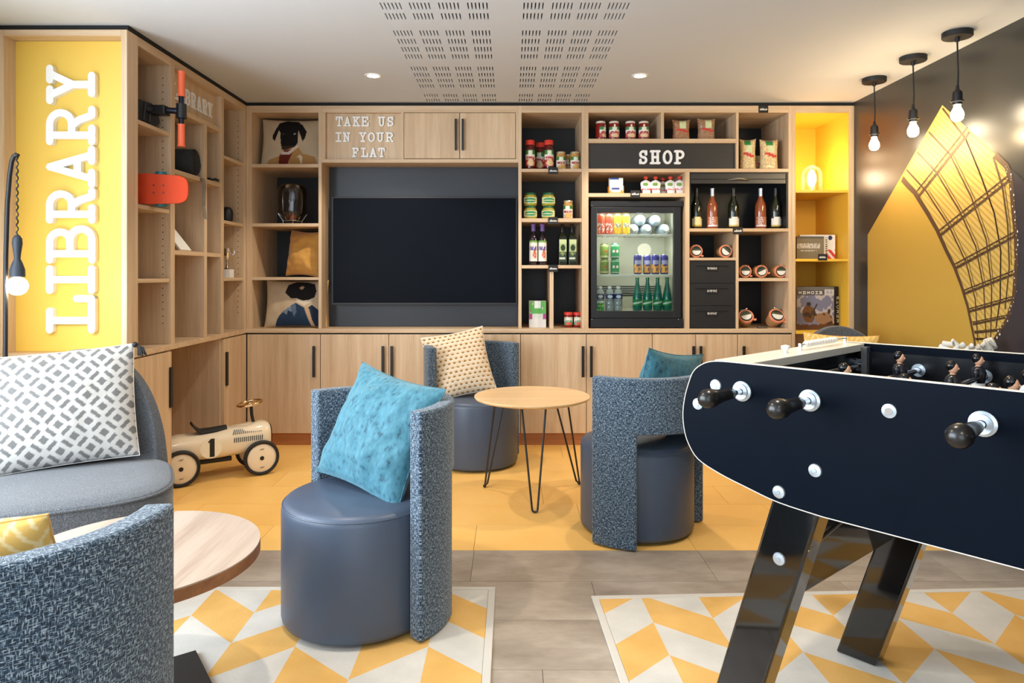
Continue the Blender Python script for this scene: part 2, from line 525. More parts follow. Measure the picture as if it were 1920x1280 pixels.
def vent(label, xr, starts):
    t = thing('ceiling_vent', label, 'ceiling vent', ((xr[0] + xr[1]) / 2, (V_Y0 + V_Y1) / 2, CEIL), group='slotted ceiling vents')
    xs = [xr[0]]; slots = []
    for s in starts:
        for k in range(6):
            a = s + k * 0.0178; slots.append((a, a + .0062)); xs += [a, a + .0062]
    xs.append(xr[1])
    ys = [V_Y0]; rows = []
    for b in (2.339, 2.969, 3.599, 4.229, 4.872):
        for k in range(4):
            a = b + k * 0.131
            if a + .087 < V_Y1: rows.append((a, a + .087)); ys += [a, a + .087]
    ys.append(V_Y1)
    m = MB(); H = CEIL + .01
    for i in range(len(xs) - 1):
        for j in range(len(ys) - 1):
            hole = i % 2 == 1 and j % 2 == 1
            x0, x1, y0, y1 = xs[i], xs[i + 1], ys[j], ys[j + 1]; b = len(m.v)
            if not hole:
                m.v += [(x0, y0, CEIL), (x1, y0, CEIL), (x1, y1, CEIL), (x0, y1, CEIL)]; m.face([b + 3, b + 2, b + 1, b])
            else:
                m.v += [(x0, y0, CEIL), (x1, y0, CEIL), (x1, y1, CEIL), (x0, y1, CEIL), (x0, y0, H), (x1, y0, H), (x1, y1, H), (x0, y1, H)]
                for q in ((0, 1, 5, 4), (1, 2, 6, 5), (2, 3, 7, 6), (3, 0, 4, 7)): m.face([b + z for z in q])
    m.build('slotted_panel', 'ceiling', t, world=True)
    solid('plenum', 'gap', (xr[0], xr[1], V_Y0, V_Y1, H, H + .03), parent=t, bevel=0)


vent('slotted vent field in the ceiling, left of the two columns', V_L, (-0.6136, -0.4775, -0.341, -0.205))
vent('slotted vent field in the ceiling, right of the two columns', V_R, (0.059, 0.195, 0.327, 0.46))

struct(solid('wall_back', 'wall_white', (XL - .1, XR + .1, YK, YK + .1, 0, CEIL + .06), bevel=0, world=False))
struct(solid('wall_right', 'wall_dark', (XR, XR + .1, YF, YK, 0, CEIL + .06), bevel=0, world=False))
struct(solid('wall_left', 'wall_white', (XL - .1, XL, YF, -.7, 0, CEIL + .06), (XL - .1, XL, 2.6, YK, 0, CEIL + .06), (XL - .1, XL, -.7, 2.6, 0, .45),
             (XL - .1, XL, -.7, 2.6, 2.42, CEIL + .06), bevel=0, world=False))
struct(solid('wall_front', 'wall_white', (XL - .1, -2.1, YF - .1, YF, 0, CEIL + .06), (1.3, XR + .1, YF - .1, YF, 0, CEIL + .06), (-2.1, 1.3, YF - .1, YF, 0, .2),
             (-2.1, 1.3, YF - .1, YF, 2.4, CEIL + .06), bevel=0, world=False))
wf = struct(solid('window_1', 'black_soft', *[(x, x + .06, YF - .08, YF - .02, .2, 2.4) for x in (-2.1, -.97, .10, 1.24)], (-2.1, 1.3, YF - .08, YF - .02, .2, .26), (-2.1, 1.3, YF - .08, YF - .02, 2.34, 2.4), world=False))
for a, b in ((-2.04, -.97), (-.91, .10), (.16, 1.24)): solid('pane', 'glass', (a, b, YF - .055, YF - .045, .26, 2.34), parent=wf, bevel=0)
wf = struct(solid('window_2', 'black_soft', *[(XL - .08, XL - .02, y, y + .06, .45, 2.42) for y in (-.7, .92, 2.54)], (XL - .08, XL - .02, -.7, 2.6, .45, .51), (XL - .08, XL - .02, -.7, 2.6, 2.36, 2.42), world=False))
for a, b in ((-.64, .92), (.98, 2.54)): solid('pane', 'glass', (XL - .055, XL - .045, a, b, .51, 2.36), parent=wf, bevel=0)

# ------------------------------------------------------------------ wall unit, back run (front plane at YB)
D = 0.566                      # depth of the open shelves
TOP = fz(198)                  # top of the unit
CT = fz(616)                   # top of the counter
def FB(x0, x1, y0, y1, d0=0.0, d1=D): return (fx(x0), fx(x1), YB + d0, YB + d1, fz(y1), fz(y0))
XW = fx(462)                   # front plane of the left wing
WY = lambda px: -XW * F / (VX - px)     # y on the wing's front plane for a photo column


def unit(label, px, name='shelving_unit', cat='shelving'):
    return thing(name, label, cat, (fx(px), YB + .3, CT))


# pillows column
u = unit('tall oak shelf column with three cushions and a glass lantern, left of the television', 530)
solid('side_panel', 'wood_z', FB(462, 472, 198, 616), parent=u); solid('side_panel', 'wood_z', FB(597, 603, 198, 616), parent=u)
solid('top_rail', 'wood_x', FB(472, 597, 198, 211), parent=u)
for a, b in ((307, 313.5), (418.5, 424.5), (519.5, 525)): solid('shelf', 'wood_x', FB(472, 597, a, b, .004, D - .012), parent=u)
solid('back_panel', 'black_panel', FB(472, 597, 211, 616, D - .012, D), parent=u)

# television bay with the header
u = unit('oak television bay with lettered header and two small overhead doors', 785)
solid('top_rail', 'wood_x', FB(603, 972, 198, 211), parent=u)
solid('header_rail', 'wood_x', FB(603, 972, 298, 304, 0, .36), parent=u)
solid('side_panel', 'wood_z', FB(603, 610, 211, 298, 0, .36), parent=u)
solid('divider', 'wood_z', FB(752, 757, 211, 298, 0, .36), parent=u)
solid('side_panel', 'wood_z', FB(967, 972, 211, 298, 0, .36), parent=u)
solid('sign_panel', 'wood_z', FB(610, 752, 211, 298, .03, .05), parent=u)
solid('backing', 'black', FB(757, 967, 211, 298, .03, .05), parent=u)
for a, b, h in ((757.8, 861.4, 855), (862.6, 966.2, 868)):
    dr = solid('door', 'wood_z', FB(a, b, 212, 297, -.002, .018), parent=u)
    solid('handle', 'handle', FB(h - 2, h + 2, 224, 283, -.03, -.022), FB(h - 1.5, h + 1.5, 228, 232, -.024, -.002), FB(h - 1.5, h + 1.5, 275, 279, -.024, -.002), parent=dr)
solid('back_panel', 'tv_panel', FB(603, 972, 304, 616, .215, .235), parent=u)
solid('soffit', 'wood_x', FB(603, 972, 304, 305, .001, .214), parent=u)

# snack column
u = unit('oak shelf column of jars and bottles, right of the television', 1035)
solid('side_panel', 'wood_z', FB(972, 978, 198, 616), parent=u); solid('side_panel', 'wood_z', FB(1091, 1097, 198, 616), parent=u)
solid('top_rail', 'wood_x', FB(978, 1091, 198, 211), parent=u)
for a, b in ((316, 322), (409, 416), (497, 503)): solid('shelf', 'wood_x', FB(978, 1091, a, b, .004, D - .012), parent=u)
solid('divider', 'wood_z', FB(1031, 1038, 503, 616, .004, D - .012), parent=u)
solid('back_panel', 'black_panel', FB(978, 1091, 211, 616, D - .012, D), parent=u)

# shop unit
u = unit('wide oak shop unit with SHOP panel, wines and fridge bay', 1290)
solid('side_panel', 'wood_z', FB(1097, 1103.5, 198, 616), parent=u); solid('side_panel', 'wood_z', FB(1478.5, 1485, 198, 616), parent=u)
solid('top_rail', 'wood_x', FB(1103.5, 1478.5, 198, 211), parent=u)
solid('divider', 'wood_z', FB(1239, 1245, 211, 260), parent=u)
solid('divider', 'wood_z', FB(1380, 1385, 211, 316), parent=u)
solid('shelf', 'wood_x', FB(1103.5, 1380, 260, 268), parent=u)
solid('shelf', 'wood_x', FB(1103.5, 1478.5, 316, 322.5), parent=u)
solid('sign_panel', 'shop_panel', FB(1103.5, 1380, 268, 316, .022, .04), parent=u)
solid('divider', 'wood_z', FB(1285, 1293, 322.5, 616), parent=u)
solid('shelf', 'wood_x', FB(1103.5, 1285, 362, 369), parent=u)
solid('shelf', 'wood_x', FB(1293, 1478.5, 428, 434), parent=u)
solid('divider', 'wood_z', FB(1380, 1385, 434, 616), parent=u)
solid('shelf', 'wood_x', FB(1293, 1380, 483, 488), parent=u)
solid('shelf', 'wood_x', FB(1385, 1478.5, 521, 527, 0, D - .012), parent=u)
solid('back_panel', 'black_panel', FB(1103.5, 1285, 211, 260, D - .012, D), FB(1245, 1478.5, 211, 616, D - .011, D), FB(1103.5, 1285, 322.5, 616, D - .012, D), parent=u)

# yellow display column
u = unit('tall narrow display column lined in yellow, far right of the wall unit', 1541)
solid('side_panel', 'wood_z', FB(1485, 1491, 198, 835), parent=u); solid('side_panel', 'wood_z', FB(1592, 1601.5, 198, 835), parent=u)
solid('top_rail', 'wood_x', FB(1491, 1592, 198, 211), parent=u)
solid('lining', 'yellow_deep', FB(1491, 1492.2, 211, 620, .003, D - .01), FB(1590.8, 1592, 211, 620, .003, D - .01), FB(1492.2, 1590.8, 211, 620, D - .02, D - .01), FB(1492.2, 1590.8, 211, 212, .003, D - .02), parent=u)
for a, b in ((356, 361), (485, 490), (620, 626)): solid('shelf', 'yellow_deep', FB(1492.2, 1590.8, a, b, .004, D - .02), parent=u)
solid('base_panel', 'wood_z', FB(1491, 1592, 626, 835, .20, .22), parent=u)

# black drawer block
u = thing('drawer_block', 'black three-drawer block with small chalk labels, right of the fridge', 'drawers', (fx(1336), YB + .2, CT))
solid('carcass', 'black', FB(1293.3, 1379.7, 488.3, 615.8, .03, .45), parent=u)
for k in range(3):
    y0 = 489 + k * 42.3
    dr = solid('drawer', 'black_soft', FB(1294, 1379, y0, y0 + 41.6, .008, .029), parent=u)
    hb = solid('finger_pull', 'black', FB(1305, 1366, y0 + 7, y0 + 9.5, .001, .008), parent=dr)
    solid('label_tab', 'gap', FB(1324, 1347, y0 + 9.5, y0 + 19, .003, .008), parent=dr)
    m = MB(); rr = random.Random(k)
    mapf = lambda q: (fx(q[0]), YB + .0028, fz(q[1])); mapb = lambda q: (fx(q[0]), YB + .0031, fz(q[1]))
    x = 1327
    while x < 1343:
        m.stroke([(x, y0 + 12), (x + rr.uniform(-.4, 1.2), y0 + 16)], .7, mapf, mapb, 3); m.stroke([(x, y0 + 12 + rr.uniform(0, 3)), (x + 2, y0 + 12 + rr.uniform(0, 3))], .6, mapf, mapb, 3); x += 2.6
    m.build('chalk_writing', 'white', dr, world=True)

# roller-front wine cupboard
u = thing('wine_cupboard', 'charcoal roller-shutter cupboard holding five wine bottles', 'cupboard', (fx(1385), YB + .2, fz(428)))
solid('liner', 'black', FB(1293.3, 1296, 322.8, 427.8, .012, .5), FB(1475.5, 1478.2, 322.8, 427.8, .012, .5), FB(1296, 1475.5, 322.8, 325, .012, .5), FB(1296, 1475.5, 325, 427.8, .48, .5), parent=u)
for a, b in ((324, 335), (335.6, 343.5)): sl = solid('shutter_slat', 'shop_panel', FB(1296.3, 1475.2, a, b, .018, .03), parent=u)
m = MB(); pts = []
for i in range(13):
    q = i / 12; pts.append((fx(1365 + 40 * q), YB + .012 - .022 * math.sin(PI * q), fz(337.5 - 2.2 * math.sin(PI * q))))
m.tube(pts, [.0035 + .004 * math.sin(PI * i / 12) for i in range(13)], 8); m.build('handle', 'steel', sl, smooth=True, world=True)

# counter over both runs, base cabinets, plinth
ct = MB()
ct.box(fx(455), fx(1485), YB - .001, YB + D, fz(624), CT)
ct.box(XL, fx(462), WY(238), YB + D, fz(624), CT)
tag(ct.build('counter_top', 'wood_x', bevel=.001), 'long oak counter running round the corner under all the shelves', 'counter')
solid('shadow_gap', 'gap', (fx(462), fx(1485), YB + .012, YB + .03, fz(626.5), fz(624)), bevel=0)
tag(bpy.data.objects['shadow_gap'], 'thin black shadow line between counter and cabinet doors', 'trim'); struct(bpy.data.objects['shadow_gap'])


def cabinet(label, edges, handles, low=812):
    u = thing('base_cabinet', label, 'cabinet', (fx(sum(edges) / len(edges)), YB + .25, 0), group='oak base cabinets of the back run')
    solid('carcass', 'wood_z', FB(edges[0] + .6, edges[-1] - .6, 626.5, low, .02, .55), parent=u)
    for (a, b), h in zip(zip(edges[:-1], edges[1:]), handles):
        dr = solid('door', 'wood_z', FB(a + .6, b - .6, 626.8, low, 0, .019), parent=u)
        solid('handle', 'handle', FB(h - 2.6, h + 2.6, 648, 706, -.03, -.02), FB(h - 1.5, h + 1.5, 652, 656, -.022, 0), FB(h - 1.5, h + 1.5, 698, 702, -.022, 0), parent=dr)


cabinet('oak base cabinet with one door in the corner behind the toy car', (463, 600.5), (590,))
cabinet('oak base cabinet with two doors under the television', (600.5, 729, 852), (719, 735.5))
cabinet('oak base cabinet with one door behind the patterned cushion chair', (852, 976), (862,))
cabinet('oak base cabinet with two doors behind the small round table', (976, 1099.5, 1223), (1092.5, 1108))
cabinet('narrow oak base cabinet with two doors under the black drawers', (1223, 1304.5, 1383), (1299, 1312.5))
cabinet('oak base cabinet with one door at the far right, beside the yellow column', (1383, 1485), (1393,))
tag(struct(solid('baseboard_back', 'plinth', (XW, fx(1601), YB + .02, YB + .04, 0, fz(812.5)))), 'low reddish wood plinth under the back cabinets', 'plinth')
tag(struct(solid('trim_1', 'gap', (XW, fx(1601), YB + .012, YB + D, TOP, CEIL), (XL, XW + .0, WY(238) + .012, YB + .012, TOP, CEIL))), 'black shadow gap between shelving and ceiling', 'trim')

# ------------------------------------------------------------------ left wing with the LIBRARY end
Y0, Y1 = WY(238), WY(255)
u = thing('sign_niche', 'oak framed niche with yellow back carrying the big LIBRARY lettering', 'sign niche', (-2.27, Y0, CT))
solid('stile', 'wood_z', (XW - .03, XW, Y0, Y1 + .02, CT, TOP), parent=u); solid('stile', 'wood_z', (XL + .001, XL + .03, Y0, Y1 + .02, CT, TOP), parent=u)
solid('top_rail', 'wood_x', (XL + .03, XW - .03, Y0, Y1, TOP - .03, TOP), parent=u)
solid('yellow_panel', 'yellow', (XL + .03, XW - .03, Y1, Y1 + .02, CT, TOP - .03), parent=u)

u = thing('wing_shelving', 'oak shelving wing on the left with scooter, skateboard and yoga mat', 'shelving', (-2.2, 4.3, CT))
cols = [(Y1 + .0205, WY(320)), (WY(328), WY(384)), (WY(389), WY(415)), (WY(420), WY(458))]
for a, b in ((WY(320), WY(328)), (WY(384), WY(389)), (WY(415), WY(420)), (WY(458), YB - .0005)):
    top = TOP if a != WY(384) else 2.21
    solid('side_panel', 'wood_z', (XL + .02, XW - (.002 if a == WY(384) else 0), a, b, CT, top), parent=u)
solid('back_panel', 'wood_z', (XL + .001, XL + .02, Y1 + .0205, YB - .0005, CT, TOP), parent=u)
for a, b in (cols[0], (WY(328), WY(415)), cols[3]): solid('top_rail', 'wood_y', (XL + .02, XW, a, b, TOP - .046, TOP), parent=u)
for z in (2.07, 1.628, 1.236):
    for c in (cols[0], cols[3]): solid('shelf', 'wood_y', (XL + .02, XW - .006, c[0], c[1] - .004, z - .022, z), parent=u)
solid('shelf', 'wood_y', (XL + .02, XW - .002, WY(328), WY(415), 2.21, 2.24), parent=u)
for z in (1.87, 1.40):
    for c in cols[1:3]: solid('shelf', 'wood_y', (XL + .02, XW - .004, c[0], c[1], z - .026, z), parent=u)
solid('sign_panel', 'wood_z', (XW - .06, XW - .04, WY(328), WY(415), 2.24, TOP - .046), parent=u)
for y in (WY(320), WY(458)):            # rows of shelf-pin holes in the side panels
    m = MB()
    for x in (XW - .045, XW - .40):
        z = .98
        while z < 2.4:
            m.lathe([(.0035, 0), (.0035, .0006)], 8, (x, y - .0006, z), 'y'); z += .04
    m.build('pin_holes', 'gap', u, world=True)

for label, ya, yb, hy in (('oak wing cabinet with one door, nearest the grey lounge chair', Y0, WY(322), WY(322) - .02), ('oak wing cabinet with one door in the corner beside the toy car niche', WY(420), YB - .003, WY(420) + .035)):
    u = thing('wing_cabinet', label, 'cabinet', (-2.2, (ya + yb) / 2, 0), group='oak cabinets of the left wing')
    solid('carcass', 'wood_z', (XL + .02, XW - .021, ya, yb - .001, .09, fz(625)), parent=u)
    dr = solid('door', 'wood_z', (XW - .020, XW, ya, yb - .001, .085, fz(626.5)), parent=u)
    solid('handle', 'handle', (XW + .0005, XW + .013, hy - .013, hy + .013, .50, .73), parent=dr)
    tag(struct(solid('baseboard_left', 'plinth', (XL + .02, XW - .03, ya + .01, yb, 0, .085))), label.replace('oak wing cabinet with one door', 'wood plinth under the wing cabinet'), 'plinth')
u = thing('open_niche', 'open oak niche at floor level with the toy car rolled out of it', 'niche', (-2.2, 4.35, 0))
solid('back_panel', 'wood_z', (XL + .02, XL + .04, WY(322), WY(420), 0, fz(625)), parent=u)
solid('side_panel', 'wood_z', (XL + .04, XW - .021, WY(420) - .018, WY(420) - .0005, 0, fz(625)), parent=u)
solid('side_panel', 'wood_z', (XL + .04, XW - .021, WY(322) + .0005, WY(322) + .018, 0, fz(625)), parent=u)

# ------------------------------------------------------------------ lettering (slab serif, round pen)
def arc(cx, cy, rx, ry, a0, a1, n=8): return [(cx + rx * math.cos(R(a0 + (a1 - a0) * i / n)), cy + ry * math.sin(R(a0 + (a1 - a0) * i / n))) for i in range(n + 1)]


SER = lambda x, y, w: [(x - w, y), (x + w, y)]
G = {
    'L': [[(.0, 1), (.6, 1)], [(.3, 1), (.3, 0)], [(0, 0), (1, 0), (1, .36)]],
    'I': [[(0, 1), (1, 1)], [(.5, 1), (.5, 0)], [(0, 0), (1, 0)]],
    'B': [[(.2, 1), (.2, 0)], [(0, 1), (.6, 1)] + arc(.6, .76, .3, .24, 90, -90) + [(.2, .52)], [(.6, .52)] + arc(.65, .26, .35, .26, 90, -90) + [(0, 0)]],
    'R': [[(.2, 1), (.2, 0)], [(0, 1), (.55, 1)] + arc(.55, .74, .35, .26, 90, -90) + [(.2, .48)], [(.5, .48), (.68, .3), (.82, 0), (1, 0)], [(0, 0), (.42, 0)]],
    'A': [[(.5, 1), (.16, 0)], [(.5, 1), (.84, 0)], [(.28, .34), (.72, .34)], [(0, 0), (.34, 0)], [(.66, 0), (1, 0)]],
    'Y': [[(.16, 1), (.5, .45)], [(.84, 1), (.5, .45), (.5, 0)], [(0, 1), (.36, 1)], [(.64, 1), (1, 1)], [(.22, 0), (.78, 0)]],
    'S': [[(.92, 1), (.92, .72)], arc(.5, .75, .42, .25, 20, 270, 12) + arc(.5, .25, .44, .25, 90, -160, 12), [(.08, 0), (.08, .28)]],
    'H': [[(.2, 1), (.2, 0)], [(.8, 1), (.8, 0)], [(.2, .5), (.8, .5)], SER(.2, 1, .2), SER(.8, 1, .2), SER(.2, 0, .2), SER(.8, 0, .2)],
    'O': [arc(.5, .5, .48, .5, 0, 360, 20)],
    'P': [[(.25, 1), (.25, 0)], [(0, 1), (.6, 1)] + arc(.6, .72, .38, .28, 90, -90) + [(.25, .44)], [(0, 0), (.55, 0)]],
    'T': [[(0, .72), (0, 1), (1, 1), (1, .72)], [(.5, 1), (.5, 0)], [(.25, 0), (.75, 0)]],
    'K': [[(.2, 1), (.2, 0)], [(.78, 1), (.2, .42)], [(.42, .62), (.82, 0)], SER(.2, 1, .2), SER(.2, 0, .2), [(.58, 1), (.98, 1)], [(.62, 0), (1, 0)]],
    'E': [[(.2, 1), (.2, 0)], [(0, 1), (.92, 1), (.92, .74)], [(.2, .5), (.6, .5)], [(.6, .62), (.6, .38)], [(0, 0), (.97, 0), (.97, .28)]],
    'U': [[(.2, 1), (.2, .32)] + arc(.5, .32, .3, .32, 180, 360) + [(.8, 1)], SER(.2, 1, .2), SER(.8, 1, .2)],
    'N': [[(.2, 0), (.2, 1), (.8, 0), (.8, 1)], [(0, 1), (.2, 1)], SER(.8, 1, .2), SER(.2, 0, .2)],
    'F': [[(.25, 1), (.25, 0)], [(0, 1), (.95, 1), (.95, .72)], [(.25, .5), (.65, .5)], [(.65, .62), (.65, .38)], [(0, 0), (.55, 0)]],
    'M': [[(.1, 0), (.1, 1), (.5, .3), (.9, 1), (.9, 0)]], '4': [[(.75, 0), (.75, 1), (0, .3), (1, .3)]], 'C': [arc(.5, .5, .48, .5, 45, 315, 14)], 'G': [arc(.5, .5, .48, .5, 45, 360, 14) + [(.6, .5)]],
    'D': [[(.15, 0), (.15, 1), (.5, 1)] + arc(.5, .5, .45, .5, 90, -90) + [(.15, 0)]], '1': [[(.2, .78), (.5, 1), (.5, 0)]],
}


def letter(ch, x0, x1, y0, y1, t, f0, f1, mat, parent, name='letter'):
    """ch drawn in the 2D box x0..x1, y0..y1 (y0 is the foot); f0/f1 place it"""
    m = MB(); sx = 1 if x1 > x0 else -1; sy = 1 if y1 > y0 else -1
    mp = lambda q: (x0 + sx * t / 2 + q[0] * (x1 - x0 - sx * t), y0 + sy * t / 2 + q[1] * (y1 - y0 - sy * t))
    for st in G[ch]: m.stroke([mp(q) for q in st], t, f0, f1)
    return m.build(name, mat, parent, world=True)


# LIBRARY, reading upwards on the yellow end
t = thing('library_sign', 'large white LIBRARY letters reading upwards on the yellow niche', 'lettering', (-2.25, Y1, 1.0))
PY = Y1 - .03
def vz(py): return EYE - (py - VY) * PY / F
def vx(px): return (px - VX) * PY / F
for ch, a, b in (('L', 625, 553), ('I', 551, 497), ('B', 494, 422), ('R', 419, 351), ('A', 352, 273), ('R', 272, 198), ('Y', 195, 121)):
    # letter x runs up the wall, letter y runs to the left
    letter(ch, vz(a), vz(b), vx(178), vx(86), .037, lambda q: (q[1], Y1 - .0005, q[0]), lambda q: (q[1], Y1 - .030, q[0]), 'white_letter', t)

t = thing('header_sign', 'white TAKE US IN YOUR FLAT letters on the oak header', 'lettering', (fx(681), YB, fz(296)))
rows = [(236, 217.5, (('T', 628.5, 641.7), ('A', 643, 657.7), ('K', 660, 675), ('E', 676, 691), ('U', 707.7, 721.7), ('S', 725, 737.5))),
        (265.4, 247, (('I', 628, 640), ('N', 641.7, 656), ('Y', 672, 687), ('O', 689, 702.5), ('U', 705, 719), ('R', 722, 737.5))),
        (294, 276, (('F', 658.7, 672), ('L', 676, 690), ('A', 691.5, 706), ('T', 708.7, 721)))]
for y0, y1, ls in rows:
    for ch, a, b in ls: letter(ch, fx(a), fx(b), fz(y0), fz(y1), .0115, lambda q: (q[0], YB + .0295, q[1]), lambda q: (q[0], YB + .014, q[1]), 'white_letter', t)
t = thing('shop_sign', 'white SHOP letters on the charcoal panel above the fridge', 'lettering', (fx(1241), YB, fz(308)))
for ch, a, b in (('S', 1198, 1215), ('H', 1219, 1239), ('O', 1243, 1261.5), ('P', 1264.5, 1284)): letter(ch, fx(a), fx(b), fz(307.5), fz(281), .017, lambda q: (q[0], YB + .0215, q[1]), lambda q: (q[0], YB + .004, q[1]), 'white_letter', t)
t = thing('small_library_sign', 'small white LIBRARY letters on the oak wing header behind the scooter bar', 'lettering', (XW, 4.3, 2.29))
for k, ch in enumerate('LIBRARY'):
    a = WY(330) + .02 + k * .081
    letter(ch, a, a + .066, 2.292, 2.388, .0115, lambda q: (XW - .0395, q[0], q[1]), lambda q: (XW - .031, q[0], q[1]), 'white_letter', t)

# ------------------------------------------------------------------ television
t = thing('television', 'large black flat screen television in the oak bay', 'television', (-.68, YB + .2, fz(571)))
YV = YB + .10
p0, p1 = at(622, 571, YV), at(970, 369, YV)
solid('housing', 'black', (p0.x + .02, p1.x - .02, YV + .015, YV + .06, p0.z + .02, p1.z - .02), parent=t)
solid('bezel', 'black', (p0.x, p1.x, YV, YV + .015, p0.z, p0.z + .014), (p0.x, p1.x, YV, YV + .015, p1.z - .010, p1.z), (p0.x, p0.x + .010, YV, YV + .015, p0.z + .014, p1.z - .01), (p1.x - .010, p1.x, YV, YV + .015, p0.z + .014, p1.z - .01), parent=t)
solid('screen', 'screen', (p0.x + .010, p1.x - .010, YV + .003, YV + .0148, p0.z + .014, p1.z - .010), parent=t, bevel=0)
solid('wall_mount', 'black', (-.8, -.55, YV + .06, YB + .2148, 1.3, 1.6), parent=t)

# ------------------------------------------------------------------ mural on the right wall
def mural():
    t = thing('mural', 'yellow gable-shaped mural of an arched steel and glass roof on the dark wall', 'mural', (XR, 4.05, .1))
    lay = [0]

    def W(q): return (XR - .0004 - .0004 * lay[0], (XR) * F / (q[0] - VX), EYE - (q[1] - VY) * (XR / (q[0] - VX)))

    def poly(name, pts, mat):
        m = MB(); m.v = [W(p) for p in pts]; m.face(list(range(len(pts)))); o = m.build(name, mat, t, world=True); lay[0] += 1; return o

    def wpoly(name, pts, mat):
        m = MB(); m.v = [(XR - .0004 - .0004 * lay[0], y, z) for y, z in pts]; m.face(list(range(len(pts)))); o = m.build(name, mat, t, world=True); lay[0] += 1; return o

    def inv(px, py): q = W((px, py)); return (q[1], q[2])
    yl, ya = XR * F / (1627 - VX), XR * F / (1767 - VX); yr = 2 * ya - yl
    ze, za = inv(1627, 440)[1], inv(1767, 197)[1]
    wpoly('yellow_field', [(yl, .12), (yl, ze), (ya, za), (yr, ze), (yr, .12)], 'mural_yellow')
    left = [(1692, 335), (1703, 348), (1715, 360), (1740, 400), (1757, 430), (1775, 470), (1790, 500), (1803, 535), (1815, 575), (1822, 610), (1828, 640), (1832, 700)]
    right = [(1868, 290), (1890, 312), (1898, 340), (1903, 400), (1907, 440), (1908, 490), (1903, 560), (1890, 600), (1868, 635), (1850, 652), (1838, 700)]
    cano = [inv(*p) for p in left] + [inv(*p) for p in right[::-1]] + [(ya, za)]
    wpoly('glass_roof', cano, 'mural_canopy')
    nav = [inv(*p) for p in right] + [(inv(1838, 700)[0], .12), (yr, .12), (yr, ze), inv(1920, 338)]
    wpoly('dark_sky', nav, 'mural_dark')

    def line(name, pts, w0, w1=None, mat='mural_steel'):
        m = MB(); q = [inv(*p) for p in pts]; L = lay[0]
        m.strip(q, w0, lambda p: (XR - .0004 - .0004 * L, p[0], p[1]), w1); o = m.build(name, mat, t, world=True); return o

    line('edge_beam', left, .042, .012)
    line('edge_beam', [(p[0] - 2, p[1]) for p in right], .035, .015)
    lay[0] += 1
    ribs = [[(1700, 318), (1737, 358), (1780, 424), (1812, 492), (1829, 560), (1834, 640)], [(1720, 285), (1757, 324), (1800, 396), (1830, 462), (1845, 540), (1850, 640)],
            [(1742, 247), (1782, 290), (1822, 370), (1850, 450), (1860, 540), (1858, 640)], [(1768, 203), (1812, 262), (1840, 330), (1865, 400), (1877, 470), (1876, 560), (1868, 615)], [(1863, 294), (1880, 350), (1890, 420), (1893, 500), (1885, 580)]]
    for r_ in ribs:
        line('roof_rib', r_, .013, .008)
        line('roof_rib', [(a + 4, b - 3) for a, b in r_][1:-1] if r_ is not ribs[3] else r_[1:], .005, .004)
    lay[0] += 1
    purl = [((1723, 368), (1818, 248)), ((1765, 440), (1893, 338)), ((1794, 502), (1905, 442)), ((1808, 551), (1907, 512)), ((1819, 584), (1904, 560)), ((1825, 608), (1893, 594)), ((1828, 624), (1880, 619)), ((1830, 636), (1868, 636))]
    for k, (a, b) in enumerate(purl):
        wd = .020 - .0016 * k; up = 9 - k
        line('roof_truss', [a, b], wd, wd * .8)
        a2, b2 = (a[0] - up * .45, a[1] - up), (b[0] - up * .45, b[1] - up)
        m = MB(); L = lay[0]; n = 18; z = []
        for i in range(n + 1):
            f = i / n; A, B = (a, b) if i % 2 == 0 else (a2, b2); z.append(inv(A[0] + (B[0] - A[0]) * f, A[1] + (B[1] - A[1]) * f))
        m.strip([inv(*a2), inv(*b2)], wd * .5, lambda p: (XR - .0004 - .0004 * L, p[0], p[1])); m.strip(z, .0035, lambda p: (XR - .0004 - .0004 * L, p[0], p[1]))
        m.build('roof_truss', 'mural_steel', t, world=True)
    lay[0] += 1
    m = MB(); rr = random.Random(4)
    for i in range(46):
        f = i / 45 * (len(right) - 3) + 1; k = int(f); g = f - k
        p = (right[k][0] + (right[k + 1][0] - right[k][0]) * g + rr.uniform(-5, 3), right[k][1] + (right[k + 1][1] - right[k][1]) * g); c = inv(*p); r0 = rr.uniform(.0012, .005)
        b = len(m.v); m.v += [(XR - .0004 - .0004 * lay[0], c[0] + r0 * math.cos(q), c[1] + 1.5 * r0 * math.sin(q)) for q in (0, 1.05, 2.1, 3.14, 4.19, 5.24)]; m.face(list(range(b, b + 6)))
    m.build('light_specks', 'white', t, world=True)['kind'] = 'stuff'


M['mural_yellow'] = plain('mural_yellow', S(192, 153, 64), 0.5)
M['mural_steel'] = plain('mural_steel', S(84, 58, 36), 0.5)
M['mural_dark'] = plain('mural_dark', S(50, 44, 50), 0.4)


def canopy_mat():
    m, N, L, b = new_mat('mural_canopy')
    tc = N.new('ShaderNodeTexCoord'); mp = N.new('ShaderNodeMapping'); mp.inputs['Rotation'].default_value = (R(-38), 0, 0)
    wv = N.new('ShaderNodeTexWave'); wv.wave_type = 'BANDS'; wv.bands_direction = 'Z'; wv.inputs['Scale'].default_value = 11; wv.inputs['Distortion'].default_value = .4
    r = ramp(N, [(0.0, S(176, 138, 62)), (0.25, S(202, 166, 84)), (1.0, S(208, 175, 94))])
    L.new(tc.outputs['Object'], mp.inputs[0]); L.new(mp.outputs[0], wv.inputs['Vector']); L.new(wv.outputs['Fac'], r.inputs[0]); L.new(r.outputs[0], b.inputs['Base Color'])
    b.inputs['Roughness'].default_value = .5
    return m


M['mural_canopy'] = canopy_mat()
mural()

